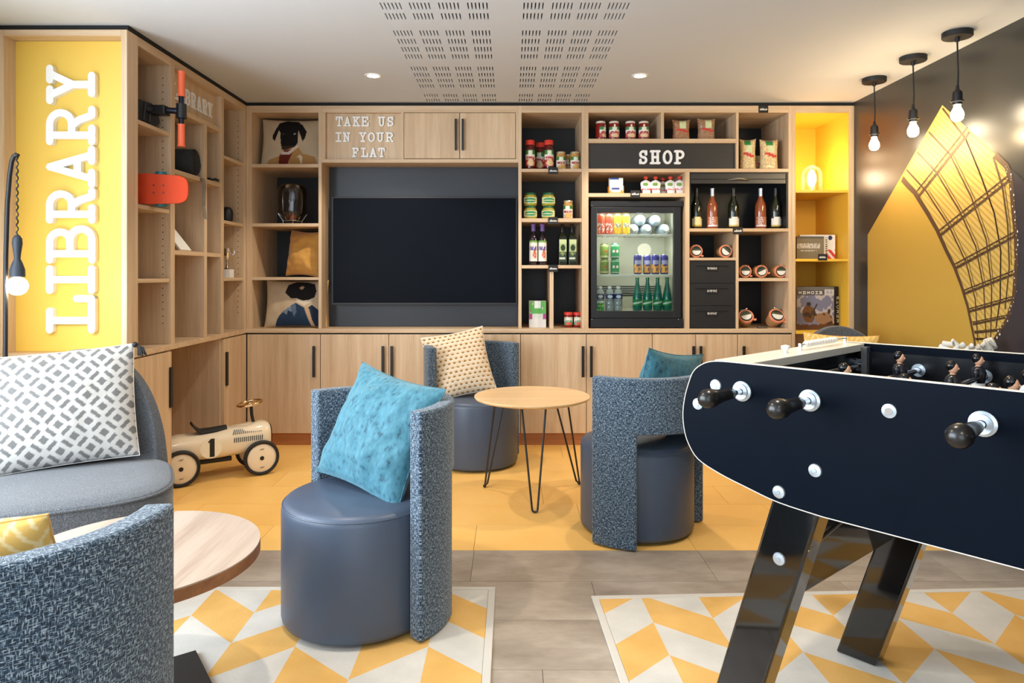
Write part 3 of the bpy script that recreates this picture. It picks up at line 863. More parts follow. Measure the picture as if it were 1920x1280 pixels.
# ------------------------------------------------------------------ rugs
def rug(name, label, corner, rz, w_, d_, mat):
    t = thing(name, label, 'rug', (corner[0], corner[1], 0), rz)
    MB().box(0.028, w_ - .028, -d_ + .028, -.028, 0.0005, .008).build('woven_field', mat, t, bevel=.003)
    b = MB()
    for q in ((0, w_, -.028, 0), (0, w_, -d_, -d_ + .028), (0, .028, -d_ + .028, -.028), (w_ - .028, w_, -d_ + .028, -.028)): b.box(q[0], q[1], q[2], q[3], .0005, .0085)
    b.build('bound_edge', 'rug_edge', t, bevel=.003)


M['rug_edge'] = plain('rug_binding', S(200, 195, 186), 0.95, spec=.1, bump=.5, bscale=300)
# object coordinates of the rugs: x from the left edge, y backwards from the far edge (0) towards the camera (negative)
rug('area_rug', 'yellow and cream chevron rug under the front tub chair', (-1.90, 2.781), 0, 1.838, 1.75, rug_mat('chevron_a', .721 - .2225 * 3, -.214, 1))
rug('area_rug', 'yellow and cream chevron rug under the table football', (.312, 2.703), R(2.4), 2.06, 1.75, rug_mat('chevron_b', .187 - .2225 * 3, -.196, 1))


# ------------------------------------------------------------------ tub chairs
def make_tub(label):
    t = thing('tub_chair', label, 'chair', group='drum-seat tub chairs')
    r = .28
    MB().lathe([(0, .012), (r - .02, .012), (r - .004, .02), (r, .035), (r, .405), (r - .004, .422), (r - .014, .436), (r - .03, .443), (0, .446)], 56).build('seat', 'leather', t, smooth=True, angle=50)
    pr = MB().tube([((r - .0045) * math.cos(2 * PI * k / 56), (r - .0045) * math.sin(2 * PI * k / 56), .4235) for k in range(56)], .0028, 6, True).build('seat_piping', 'leather', t, smooth=True)
    th = sorted(set([R(a) for a in range(0, 181, 5)] + [R(37), R(143)]))
    zs = [.006, .14, .27, .40, .53, .66, .785]
    ri, ro = .288, .348
    m = MB(); ids = {}

    def vid(i, j, s):
        k = (i, j, s)
        if k not in ids:
            rad = ro if s else ri
            ids[k] = len(m.v); m.v.append((rad * math.cos(th[i]), rad * math.sin(th[i]), zs[j]))
        return ids[k]

    def inside(i, j):
        if not (0 <= i < len(th) - 1 and 0 <= j < len(zs) - 1): return False
        a = (th[i] + th[i + 1]) / 2
        return zs[j] >= .53 - 1e-6 or a < R(37) or a > R(143)
    for i in range(len(th) - 1):
        for j in range(len(zs) - 1):
            if not inside(i, j): continue
            for s in (0, 1):
                rad = ro if s else ri
                q = [(i, j), (i + 1, j), (i + 1, j + 1), (i, j + 1)]
                if not s: q = q[::-1]
                m.face([vid(a, b, s) for a, b in q], [(th[a] * rad, zs[b]) for a, b in q])
            for (di, dj), e in (((-1, 0), ((i, j), (i, j + 1))), ((1, 0), ((i + 1, j + 1), (i + 1, j))), ((0, -1), ((i + 1, j), (i, j))), ((0, 1), ((i, j + 1), (i + 1, j + 1)))):
                if inside(i + di, j + dj): continue
                (a, b), (c, d) = e
                uv = [(0, zs[b]), (0, zs[d]), (.06, zs[d]), (.06, zs[b])] if di else [(th[a] * ro, 1), (th[c] * ro, 1), (th[c] * ro, 1.06), (th[a] * ro, 1.06)]
                m.face([vid(a, b, 1), vid(c, d, 1), vid(c, d, 0), vid(a, b, 0)], uv)
    m.build('backrest', 'tweed', t, smooth=True, bevel=.012, segs=3)
    return t


TUBS = [((-.56, 2.575), 227, 'tub chair with teal velvet cushion in the foreground on the rug'),
        ((-.235, 4.65), -58, 'tub chair with cream patterned cushion in front of the television cabinets'),
        ((.63, 3.477), 133, 'tub chair seen from behind, between small table and table football'),
        ((-1.033, 1.374), 98, 'tub chair cut off at the lower left corner, seen from behind'),
        ((2.14, 3.46), 200, 'tub chair mostly hidden behind the table football at the right')]
tub = make_tub(TUBS[0][2])
for k, ((x, y), fa, lb) in enumerate(TUBS):
    o = tub if k == 0 else copy_tree(tub)
    z = .0085 if k in (0, 3) else 0
    o.location = (x, y, z); o.rotation_euler = (0, 0, R(fa + 90)); o['label'] = lb


# ------------------------------------------------------------------ grey lounge chairs
def make_lounge(label):
    t = thing('lounge_chair', label, 'armchair', group='grey wool lounge chairs')
    a, b = .345, .335

    def sup(p, k=3.2):
        c, s = math.cos(p), math.sin(p)
        return (a * math.copysign(abs(c) ** (2 / k), c), b * math.copysign(abs(s) ** (2 / k), s))
    n = 64; ring = [sup(2 * PI * i / n) for i in range(n)]
    m = MB(); prof = [(.93, .20), (.985, .21), (1.0, .235), (1.0, .425), (.992, .434), (.965, .440), (.7, .448), (.35, .452), (.0, .453)]
    for f, z in prof[:-1]:
        m.v += [(x * f, y * f, z) for x, y in ring]
    m.v.append((0, 0, .453)); k = len(prof) - 1
    for j in range(k - 1):
        for i in range(n): m.face([j * n + i, j * n + (i + 1) % n, (j + 1) * n + (i + 1) % n, (j + 1) * n + i])
    for i in range(n): m.face([(k - 1) * n + i, (k - 1) * n + (i + 1) % n, k * n])
    m.face(list(range(n))[::-1])
    st = m.build('seat', 'grey_fabric', t, smooth=True, angle=60)
    MB().tube([(x * .999, y * .999, .428) for x, y in ring], .005, 6, True).build('piping', 'grey_fabric', st, smooth=True)
    # wrapping back: highest in the middle, sweeping down to the front of the seat
    m = MB(); A = [R(40 + 100 * i / 48) for i in range(49)]; Z = [0, .15, .35, .6, .85, 1.0]
    for s in (0, 1):
        for q in A:
            c = math.cos(q - PI / 2); h = .36 + .56 * max(0, (c - .64) / .36) ** .5
            for f in Z:
                rad = (.352 if s == 0 else .405) + .05 * f * c; bow = (.02 if s else -.0) * math.sin(PI * f)
                m.v.append(((rad + bow) * math.cos(q), (rad + bow) * .97 * math.sin(q), .21 + (h - .21) * f))
    n = len(A); k = len(Z); V = lambda s, i, j: s * n * k + i * k + j
    for i in range(n - 1):
        for j in range(k - 1):
            m.face([V(1, i, j), V(1, i + 1, j), V(1, i + 1, j + 1), V(1, i, j + 1)]); m.face([V(0, i, j + 1), V(0, i + 1, j + 1), V(0, i + 1, j), V(0, i, j)])
        m.face([V(1, i, k - 1), V(1, i + 1, k - 1), V(0, i + 1, k - 1), V(0, i, k - 1)]); m.face([V(0, i, 0), V(0, i + 1, 0), V(1, i + 1, 0), V(1, i, 0)])
    for j in range(k - 1): m.face([V(0, 0, j), V(1, 0, j), V(1, 0, j + 1), V(0, 0, j + 1)]); m.face([V(0, n - 1, j + 1), V(1, n - 1, j + 1), V(1, n - 1, j), V(0, n - 1, j)])
    m.build('backrest', 'grey_fabric', t, smooth=True, bevel=.012, segs=3, angle=50)
    for x in (-1, 1):
        for y in (-1, 1): MB().tube([(x * .22, y * .22, .205), (x * .27, y * .27, .0)], [.02, .012], 10).build('leg', 'wood_dark', t, smooth=True)
    return t


lc = make_lounge('grey wool lounge chair with a grey and white diamond cushion, at left')
lc.location = (-1.70, 2.70, .0085); lc.rotation_euler = (0, 0, R(-62 + 90))
l2 = copy_tree(lc, (2.095, 4.16, 0), R(-98 + 90), 'grey wool lounge chair with yellow cushion behind the table football')


# ------------------------------------------------------------------ cushions
def cushion(name, label, w_, h_, th, mat, loc, rot, paint=None, n=36, seed=1, wr=.006, bow=.07, group=None, pinch=0.5):
    """square cushion standing on its lower edge: width x, height z, front facing -y"""
    m = MB(); cols = []
    for s in (-1, 1):
        for i in range(n + 1):
            for j in range(n + 1):
                u, v = 2 * i / n - 1, 2 * j / n - 1
                x = w_ / 2 * u * (1 - bow * (1 - v * v) * abs(u)); z = h_ / 2 * v * (1 - bow * (1 - u * u) * abs(v))
                y = s * th / 2 * (max(0, (1 - u * u) * (1 - v * v))) ** pinch
                e = max(0, (1 - u ** 4) * (1 - v ** 4)) ** .5
                nz = noise.noise(Vector((x * 9 + seed * 7, z * 9, s * 3))) + .6 * noise.noise(Vector((x * 22 + seed, z * 22, s)))
                rip = math.sin((x + z) * 38 + seed) * max(0, abs(u * v) - .25) * 1.3
                y += wr * nz * e + wr * rip * e
                m.v.append((x, y, z + h_ / 2)); cols.append(paint(i / n, j / n) if paint else None)
    k = (n + 1) * (n + 1)
    V = lambda s, i, j: s * k + i * (n + 1) + j
    for i in range(n):
        for j in range(n):
            m.face([V(0, i, j), V(0, i + 1, j), V(0, i + 1, j + 1), V(0, i, j + 1)]); m.face([V(1, i, j), V(1, i, j + 1), V(1, i + 1, j + 1), V(1, i + 1, j)])
    t = thing(name, label, 'cushion', loc, group=group); t.rotation_euler = tuple(R(a) for a in rot)
    if paint: m.col = cols
    cv = m.build('cover', 'fabric_print' if paint else mat, t, smooth=True, angle=80)
    sm = [(w_ / 2 * u * (1 - bow * (1 - v * v) * abs(u)), 0, h_ / 2 * v * (1 - bow * (1 - u * u) * abs(v)) + h_ / 2) for u, v in
          [(-1 + i / 8, -1) for i in range(16)] + [(1, -1 + i / 8) for i in range(16)] + [(1 - i / 8, 1) for i in range(16)] + [(-1, 1 - i / 8) for i in range(16)]]
    MB().tube(sm, .0022, 6, True).build('seam', mat, t, smooth=True)
    return t


def inpoly(x, y, P):
    c = False; j = len(P) - 1
    for i in range(len(P)):
        if (P[i][1] > y) != (P[j][1] > y) and x < (P[j][0] - P[i][0]) * (y - P[i][1]) / (P[j][1] - P[i][1]) + P[i][0]: c = not c
        j = i
    return c


def diamond(u, v):           # grey and white interlocked squares
    A, B = S(194, 191, 186), S(116, 115, 113)
    x, y = u * 5.6, v * 4.5
    p, q = x + y, x - y
    fp, fq = p % 1, q % 1
    a, b = abs(fp - .5), abs(fq - .5)
    if max(a, b) < .18: return B
    if max(a, b) > .40 and min(a, b) < .29: return B
    return A


cushion('throw_cushion', 'grey and white diamond pattern cushion with black tassels on the lounge chair', .60, .49, .20, M['white'], (-1.87, 2.86, .462), (-17, -4, 24), diamond, 150, 3, .004, .035)
tc_ = [o for o in C.objects if o.name.startswith('throw_cushion')][-1]
for sx in (-1, 1):
    m = MB(); rr = random.Random(sx)
    m.ball((sx * .303, 0, .485), .013, 6)
    for k in range(12):
        a = 2 * PI * k / 12
        m.tube([(sx * .306, 0, .485), (sx * .325 + .010 * math.cos(a), .010 * math.sin(a), .468), (sx * .330 + .016 * math.cos(a), .016 * math.sin(a), .435 + rr.uniform(-.006, .006))], .0035, 5)
    m.build('tassel', 'black_soft', tc_, smooth=True)
cushion('throw_cushion', 'teal crushed velvet cushion on the foreground tub chair', .47, .46, .20, M['teal_velvet'], (-.585, 2.59, .452), (-24, 8, -38), None, 60, 5, .017, .09)


def scallop(u, v):
    base, fan, rim = S(222, 207, 184), S(146, 106, 42), S(214, 166, 108)
    y = v * 15; r = int(y); x = u * 12 + (.5 if r % 2 else 0)
    dx, dy = (x % 1) - .5, (y % 1) - .25
    d = math.hypot(dx * 1.05, dy * .95)
    if d < .27 and dy > -.14: return fan
    if .40 < d < .50 and dy > 0: return rim
    return base


cushion('throw_cushion', 'cream cushion with small ochre scallop pattern on the chair before the cabinets', .43, .45, .16, M['white'], (-.30, 4.60, .45), (-20, -10, 12), scallop, 140, 8, .005, .07)
cushion('throw_cushion', 'teal velvet cushion on the chair beside the table football', .46, .45, .16, M['teal_velvet'], (.70, 3.45, .45), (-14, -8, 222), None, 44, 2, .010, .09)


def herring(u, v):
    a, b = S(226, 184, 102), S(238, 214, 158)
    x, y = u * 7, v * 5
    p = (x + y) % 2; q = (x - y) % 2
    if p < 1: return b if (x * 2 + y * 2) % 1 < .3 or q % 1 < .12 else a
    return b if (x * 2 - y * 2) % 1 < .3 or q % 1 < .12 else a


cushion('throw_cushion', 'yellow herringbone cushion on the lower left tub chair', .40, .36, .16, M['mustard'], (-1.10, 1.47, .458), (-26, 4, 190), herring, 90, 6, .006, .06)
cushion('throw_cushion', 'yellow maze pattern cushion on the grey chair behind the table football', .42, .46, .15, M['mustard'], (1.935, 4.05, .455), (-12, 2, -12), herring, 90, 9, .006, .07)


def linen(u, v):
    f = noise.noise(Vector((u * 40, v * 4, 0))) * .5 + noise.noise(Vector((u * 5, v * 5, 2)))
    k = 1 + .08 * f
    c = S(202, 182, 152); return (c[0] * k, c[1] * k, c[2] * k, 1)


DOG1 = [([(.20, .62), (.30, .90), (.42, .97), (.60, .95), (.68, .86), (.76, .70), (.74, .56), (.70, .48), (.66, .62), (.62, .74), (.62, .44), (.58, .36), (.48, .30), (.36, .34), (.34, .46), (.33, .66), (.30, .72), (.24, .48), (.20, .54)], S(26, 24, 26)),
        ([(.36, .38), (.58, .38), (.58, .30), (.46, .26), (.36, .31)], S(58, 46, 34)),
        ([(.10, .0), (.14, .10), (.30, .16), (.36, .26), (.62, .38), (.70, .22), (.90, .18), (.94, .0)], S(186, 140, 84)),
        ([(.30, .0), (.32, .16), (.40, .28), (.58, .32), (.50, .14), (.44, .0)], S(112, 42, 34)),
        ([(.34, .26), (.46, .25), (.62, .40), (.64, .36), (.50, .20), (.36, .20)], S(222, 204, 190)),
        ([(.66, .02), (.64, .14), (.60, .14), (.66, .20), (.70, .16), (.68, .02)], S(228, 210, 178)),
        ([(.34, .62), (.38, .66), (.42, .62)], S(66, 62, 62)), ([(.56, .66), (.60, .64), (.55, .62)], S(190, 190, 195))]
DOG2 = [([(.34, .72), (.38, .90), (.50, .98), (.66, .97), (.80, .92), (.84, .76), (.82, .62), (.72, .56), (.62, .55), (.52, .60), (.44, .60)], S(30, 28, 30)),
        ([(.52, .60), (.54, .52), (.66, .44), (.76, .52), (.78, .57), (.64, .54)], S(226, 214, 192)),
        ([(.18, .0), (.22, .16), (.30, .30), (.44, .42), (.52, .50), (.66, .40), (.76, .0)], S(42, 62, 88)),
        ([(.76, .0), (.72, .40), (.78, .46), (.90, .34), (.99, .10), (.99, .0)], S(36, 50, 72)),
        ([(.66, .42), (.74, .38), (.78, .14), (.82, .0), (.76, .0), (.72, .20)], S(206, 170, 132)),
        ([(.28, .26), (.40, .40), (.48, .42), (.46, .30), (.40, .34), (.38, .24), (.33, .30)], S(128, 144, 164)),
        ([(.56, .84), (.60, .88), (.64, .85), (.62, .80), (.58, .80)], S(178, 156, 120)), ([(.44, .44), (.52, .50), (.54, .30), (.50, .20)], S(92, 112, 138))]


def art(P):
    def f(u, v):
        c = linen(u, v)
        for p, k in P:
            if inpoly(u, v, p): c = k
        return c
    return f


cushion('portrait_cushion', 'linen cushion printed with a black dog in a brown jacket, top shelf', .455, .365, .13, M['mustard'], (fx(536), YB + .13, fz(307) + .002), (-9, 0, 3), art(DOG1), 110, 4, .004, .05)
cushion('portrait_cushion', 'linen cushion printed with a dark dog in a blue coat, lowest shelf', .47, .355, .13, M['mustard'], (fx(545), YB + .12, CT + .002), (-9, 0, 0), art(DOG2), 110, 5, .004, .05)
cushion('throw_cushion', 'plain mustard linen cushion on the shelf below the glass lantern', .32, .36, .17, M['mustard'], (fx(552), YB + .20, fz(519.5) + .002), (-8, 3, -22), None, 60, 11, .014, .10)


# chunky white rope cushion on the hidden chair
t = thing('rope_cushion', 'white chunky knitted cushion showing behind the table football rim', 'cushion', (2.31, 3.44, .45), R(15))
t.rotation_euler = (R(-8), 0, R(15))
m = MB().box(-.12, .12, -.045, .045, 0, .42); m.build('core', 'white', t, bevel=.04, segs=3)
for k in range(17):
    pts = []
    for i in range(20):
        u = i / 19 * 2 - 1; z0 = .03 + k * .0265
        pts.append((u * .145, -.062 * (1 - u * u) ** .3 + .012 * math.sin(i * 1.9 + k * 2.2), z0 + .014 * math.sin(i * 2.3 + k) + (.04 * abs(u) - .02 if k > 13 else 0)))
    MB().tube(pts, .0125, 8).build('rope_row', 'rope_white', t, smooth=True)


# ------------------------------------------------------------------ small hairpin table, big pedestal table
t = thing('side_table', 'small round oak table with three black hairpin legs', 'table', (.1206, 3.966, 0))
MB().lathe([(0, .545), (.30, .545), (.326, .555), (.330, .562), (.330, .566), (.328, .568), (0, .568)], 72).build('table_top', 'wood_top2', t, smooth=True, angle=25)
for px, py in ((1003, 962), (909, 914), (1086, 909)):
    g = ground(px, py); d = Vector((g.x - .1206, g.y - 3.966, 0)); L = d.length; dn = d / L; s = Vector((-dn.y, dn.x, 0))
    c = dn * L; top = dn * .20; w0, w1 = .066, .015; pts = []
    pts.append(top + s * w0 + Vector((0, 0, .546))); pts.append(c * .97 + s * w1 + Vector((0, 0, .022)))
    for i in range(1, 8):
        q = PI * i / 8; pts.append(c + s * (w1 * math.cos(q)) + Vector((0, 0, .022 - .0155 * math.sin(q))))
    pts.append(c * .97 - s * w1 + Vector((0, 0, .022))); pts.append(top - s * w0 + Vector((0, 0, .546)))
    MB().tube(pts, .0056, 8).build('hairpin_leg', 'black', t, smooth=True)
    MB().tube([top + s * (w0 + .02) + Vector((0, 0, .5425)), top - s * (w0 + .02) + Vector((0, 0, .5425))], .006, 6).build('mounting_plate', 'black', t)

zt = .46; cx, cy = -1.356 * (1.26 - zt), 2.5128 * (1.26 - zt)
t = thing('pedestal_table', 'round pale-topped table with brown edge and black square foot', 'table', (cx, cy, .0085))
rt = .4217 * (1.26 - zt)
MB().lathe([(0, zt - .045), (rt, zt - .045), (rt, zt - .0125), (0, zt - .0125)], 96).build('edge', 'wood_dark', t, smooth=True, angle=25)
MB().lathe([(0, zt - .0124), (rt - .0003, zt - .0124), (rt - .0003, zt - .0087), (rt - .0006, zt - .0085), (0, zt - .0085)], 96).build('table_top', 'wood_top', t, smooth=True, angle=25)
MB().lathe([(0, .03), (.04, .03), (.03, .05), (.03, zt - .045), (0, zt - .045)], 24).build('column', 'black', t, smooth=True)
o = MB().box(-.2, .2, -.2, .2, 0, .012).build('foot_plate', 'black_soft', t, bevel=.002); o.rotation_euler = (0, 0, R(-54))
MB().lathe([(0, .012), (.09, .012), (.06, .03), (0, .03)], 24).build('foot_collar', 'black_soft', t, smooth=True)


# ------------------------------------------------------------------ table football
FO = Vector((.5345, 1.8627, 0)); FA = math.atan2(-.5089, .4672)
t = thing('football_table', 'navy and black table football with chrome rods and black handles', 'table football', FO, FA)
half = [(.70, 1.030), (.40, 1.030), (.06, 1.030), (.015, 1.028), (-.020, 1.018), (-.050, .995), (-.067, .957), (-.079, .915), (-.084, .873), (-.080, .832), (-.067, .795), (-.036, .757), (.03, .731), (.106, .712), (.191, .694), (.30, .686), (.45, .683), (.70, .683)]


def smoothline(P, k=4):
    out = []
    for i in range(len(P) - 1):
        p0, p1, p2, p3 = P[max(i - 1, 0)], P[i], P[i + 1], P[min(i + 2, len(P) - 1)]
        for j in range(k):
            f = j / k
            out.append(tuple(.5 * (2 * p1[q] + (p2[q] - p0[q]) * f + (2 * p0[q] - 5 * p1[q] + 4 * p2[q] - p3[q]) * f * f + (3 * p1[q] - p0[q] - 3 * p2[q] + p3[q]) * f ** 3) for q in (0, 1)))
    return out + [P[-1]]


hl = smoothline(half[2:-2]); hl = [half[0]] + hl + [half[-1]]
outline = hl + [(1.40 - s, z) for s, z in hl[::-1][1:-1]]
for y0, y1, lb in ((0, .022, 'near'), (.778, .80, 'far')):
    m = MB(); m.prism(outline, lambda p: (p[0], y0, p[1]), lambda p: (p[0], y1, p[1]))
    m.mi = [0, 0] + [1] * len(outline)
    sp = m.build('side_panel', ['foos_blue', 'foos_edge'], t)
    MB().tube([(s, y0 if lb == 'near' else y1, z) for s, z in outline], .0013, 6, True).build('edge_banding', 'foos_edge', sp, smooth=True)
for a, b in ((0.0, .105), (1.295, 1.40)):
    MB().box(a, b, .0225, .7775, 1.006, 1.029).build('end_rail', 'foos_edge', t, bevel=.002)
    MB().box(a + .025, b - .025, .0225, .7775, .78, 1.0055).build('end_wall', 'foos_in', t)
for a in (.106, 1.276): MB().box(a, a + .018, .745, .7775, .86, 1.02).build('corner_post', 'zinc_dark', t, bevel=.001)
MB().box(.086, 1.314, .0225, .7775, .84, .86).build('playfield', 'foos_in', t)
MB().box(.20, 1.20, .0225, .7775, .70, .72).build('underside', 'foos_black', t)
MB().box(.086, 1.314, .768, .7775, .8605, 1.005).build('inner_lining', 'foos_in', t)


def disc(name, s, z, r, y=0.0, depth=.006, parent=t, mat='zinc'):
    MB().lathe([(0, -depth), (r * .28, -depth), (r * .32, -.0045), (r * .9, -.0035), (r, 0)], 24, (s, y, z), 'y', caps=False).build(name, mat, parent, smooth=True, angle=30)


for s, z in ((.018, .964), (-.036, .907), (.283, .792), (.193, .720), (.447, .958)): disc('bolt_washer', s, z, .0165)


def player(y, s, z, shirt, parent, ang=0):
    m = MB()
    P = lambda dx, dz: (s + dx, y, z + dz)
    m.cur = 0; m.lathe([(0, -.012), (.016, -.012), (.019, .0), (.021, .018), (.016, .03), (.008, .036), (0, .036)], 12, P(0, 0)); m.ball((s, y - .021, z + .018), .009, 5, 1, 1, 1.6); m.ball((s, y + .021, z + .018), .009, 5, 1, 1, 1.6)
    m.cur = 1; m.lathe([(0, .03), (.007, .03), (.007, .04), (.0, .04)], 8, P(0, 0)); m.ball(P(.001, .053), .0125, 8, 1, .9, 1.2); m.ball(P(.013, .052), .003, 4)
    m.cur = 2; m.ball(P(-.0035, .058), .0135, 8, 1, 1.05, 1.05)
    m.cur = 3; m.lathe([(0, -.075), (.008, -.075), (.012, -.04), (.018, -.035), (.017, -.012), (0, -.012)], 10, P(0, 0)); m.box(s - .012, s + .016, y - .012, y + .012, z - .085, z - .07)
    if ang:
        c, sn = math.cos(R(ang)), math.sin(R(ang)); m.v = [(s + (a - s) * c - (e - z) * sn, b, z + (a - s) * sn + (e - z) * c) for a, b, e in m.v]
    return m.build('player', [shirt, 'skin', 'hair', 'white'], parent, smooth=True)


M['skin'] = plain('painted_skin', S(226, 172, 136), .35); M['hair'] = plain('painted_hair', S(18, 17, 18), .2)
M['shirt_black'] = plain('shirt_black', S(28, 28, 34), .3); M['shirt_white'] = plain('shirt_white', S(205, 212, 226), .35)
MEN = {0: [.40], 1: [.205, .60], 2: [.105, .458, .70], 3: [.092, .24, .40, .55, .70], 4: [.12, .26, .40, .54, .68], 5: [.15, .40, .65], 6: [.27, .52], 7: [.40]}
for i in range(8):
    s = .095 + .1762 * i; near = i in (0, 1, 3, 5)
    rod = MB().tube([(s, -.055 if near else -.008, .958), (s, .81 if near else .86, .958)], .008, 12).build('rod', 'chrome', t, smooth=True)
    for yy, sg in ((0, -1), (.778, -1)):
        MB().lathe([(.009, 0), (.026, 0), (.026, sg * .006), (.020, sg * .009), (.020, sg * .014), (.009, sg * .014)] if (near or yy) else [(.005, 0), (.016, 0), (.0155, -.004), (.005, -.006)], 24, (s, yy, .958), 'y', caps=False).build('bushing', 'zinc', rod, smooth=True, angle=30)
    hy = [(.010, -.05), (.013, -.052), (.0145, -.075), (.0155, -.10), (.019, -.13), (.0235, -.152), (.0235, -.168), (.018, -.182), (.008, -.188), (0, -.188)]
    if not near: hy = [(r_, .80 - q) for r_, q in hy]
    MB().lathe(hy, 24, (s, 0, .958), 'y').build('hand_grip', 'bakelite', rod, smooth=True, angle=60)
    for y in MEN[i]: player(y, s, .958, 'shirt_white' if i in (3, 5) else 'shirt_black', rod, 80 if i == 0 else 0)
# scoring beads on the end rail
sb = MB().tube([(.055, .42, 1.046), (.055, .74, 1.046)], .003, 8).build('score_rod', 'steel', t, smooth=True)
for y in (.415, .745): MB().box(.051, .059, y - .003, y + .003, 1.029, 1.050).build('score_post', 'steel', sb)
for k in range(11): MB().ball((.055, .455 + k * .0205, 1.046), .0098, 7).build('score_bead', 'white', sb, smooth=True)
MB().lathe([(.006, 1.029), (.006, 1.036), (.0125, 1.042), (.0125, 1.05), (0, 1.053)], 14, (.055, .32, 0)).build('score_knob', 'white', t, smooth=True)


def leg(s_top, s_bot, y0, y1, w_=.122):
    P = [(s_bot, .009), (s_bot + w_, .009), (s_top + w_, .70), (s_top, .70)]
    l = MB().prism(P, lambda p: (p[0], y0, p[1]), lambda p: (p[0], y1, p[1])).build('leg', 'foos_black', t, bevel=.007, segs=3)
    return l


l1 = leg(.166, -.040, .024, .105); leg(.262, .045, .695, .776); leg(1.40 - .166 - .122, 1.40 + .04 - .122, .024, .105); leg(1.40 - .262 - .122, 1.40 - .045 - .122, .695, .776)
for o, s in ((l1, .182),): disc('bolt_washer', s, .544, .0165, .0235, .006, o)
for a, b in ((.165, .19), (1.205, 1.18)):
    MB().prism([(a, .1055), (a + .03, .1055), (b + .03, .6945), (b, .6945)], lambda p: (p[0], p[1], .43), lambda p: (p[0], p[1], .6995)).build('cross_board', 'foos_black', t, bevel=.003)
for a in (.25, 1.14): MB().tube([(a, .03, .585), (a, .77, .66)], .005, 8).build('tie_rod', 'steel', t, smooth=True)

# ------------------------------------------------------------------ lamps
def point(parent, loc, power, col, rad=.03):
    l = bpy.data.lights.new('lamp_light', 'POINT'); l.energy = power; l.color = col; l.shadow_soft_size = rad
    o = bpy.data.objects.new('lamp_light', l); C.objects.link(o); o.parent = parent; o.location = loc
    return o


def downlight(label, x, y):
    t = thing('downlight', label, 'ceiling light', (x, y, CEIL), group='recessed ceiling spotlights')
    MB().lathe([(.038, 0), (.038, -.004), (.052, -.004), (.054, 0)], 32, caps=False).build('trim_ring', 'white', t, smooth=True, angle=30)
    MB().lathe([(0, -.001), (.0378, -.001), (.0378, -.003), (0, -.003)], 32).build('lens', 'lens', t, smooth=True, angle=30)
    l = bpy.data.lights.new('spot_light', 'SPOT'); l.energy = SPOT; l.color = (1.0, .87, .70); l.spot_size = R(118); l.spot_blend = .35; l.shadow_soft_size = .035
    o = bpy.data.objects.new('spot_light', l); C.objects.link(o); o.parent = t; o.location = (0, 0, -.012)


SPOT = 72
for lb, x, y in (('recessed ceiling spotlight above the television, left of the vents', -.876, 4.415), ('recessed ceiling spotlight above the snack shelves, right of the vents', .822, 4.415),
                 ('recessed ceiling spotlight out of view above the front tub chair', -.876, 2.05), ('recessed ceiling spotlight out of view above the table football', .822, 2.05),
                 ('recessed ceiling spotlight out of view behind the camera, left', -.876, -.4), ('recessed ceiling spotlight out of view behind the camera, right', .822, -.4)): downlight(lb, x, y)


def make_pendant(label):
    t = thing('pendant_lamp', label, 'pendant lamp', group='bare-bulb pendant lamps')
    MB().lathe([(0, 0), (.072, 0), (.072, -.026), (.068, -.030), (.012, -.030), (.010, -.05), (0, -.05)], 36).build('canopy', 'black_soft', t, smooth=True, angle=30)
    MB().tube([(0, 0, -.05), (.002, 0, -.14), (.005, 0, -.22), (.002, 0, -.29)], .0042, 8).build('cord', 'black', t, smooth=True)
    sk = MB().lathe([(0, -.275), (.007, -.278), (.010, -.30), (.022, -.312), (.024, -.325), (.024, -.355), (.030, -.357), (.030, -.365), (.024, -.367), (.022, -.38), (0, -.38)], 28).build('socket', 'black', t, smooth=True, angle=30)
    MB().tube([(-.038, 0, -.360), (.038, 0, -.360)], .003, 6).build('switch_pin', 'gold_chrome', sk)
    MB().lathe([(0, -.379), (.0145, -.381), (.016, -.392), (.022, -.405), (.029, -.42), (.0305, -.436), (.027, -.453), (.016, -.464), (0, -.467)], 28).build('bulb', 'bulb', t, smooth=True)
    point(t, (-.001, 0, -.54), PEND, (1, .74, .42), .03)
    return t


PEND = 5.0
pn = make_pendant('bare-bulb pendant nearest the yellow display column'); pn.location = (2.345, 4.475, CEIL)
copy_tree(pn, (2.34, 4.034, CEIL), 0, 'middle one of the three bare-bulb pendants')
copy_tree(pn, (2.333, 3.624, CEIL), 0, 'bare-bulb pendant closest to the camera')

# arched floor lamp in front of the LIBRARY niche
yl = 3.05
def lp(px, py): v = at(px, py, yl); return (v.x, v.y, v.z)
t = thing('floor_lamp', 'black arched floor lamp with hanging globe bulb before the LIBRARY sign', 'floor lamp', (at(9, 0, yl).x, yl, 0))
bx_ = at(9, 0, yl).x
MB().lathe([(0, 0), (.13, 0), (.13, .012), (.12, .018), (0, .02)], 36, (bx_, yl, 0)).build('base', 'black', t, smooth=True, angle=30, world=True)
MB().tube([(bx_, yl, .018), lp(10, 660), lp(11, 480), lp(14, 380), lp(18, 330), lp(22, 303), lp(26, 293), lp(30, 290), lp(34, 292)], .0095, 12).build('pole', 'black', t, smooth=True, world=True)
pts = []
for k in range(60):
    q = k / 59; b = at(32.5, 292 + (443 - 292) * q, yl); pts.append((b.x + .003 * math.cos(q * 70), b.y + .003 * math.sin(q * 70), b.z))
MB().tube(pts, .0034, 6).build('twisted_cord', 'black', t, smooth=True, world=True)
c = at(32.5, 443, yl); z = lambda py: at(32.5, py, yl).z
MB().lathe([(0, z(440)), (.010, z(441)), (.018, z(447)), (.020, z(456)), (.014, z(475)), (.012, z(485)), (.021, z(494)), (.029, z(505)), (.030, z(519)), (0, z(519))], 28, (c.x, yl, 0)).build('socket', 'socket_slate', t, smooth=True, angle=50, world=True)
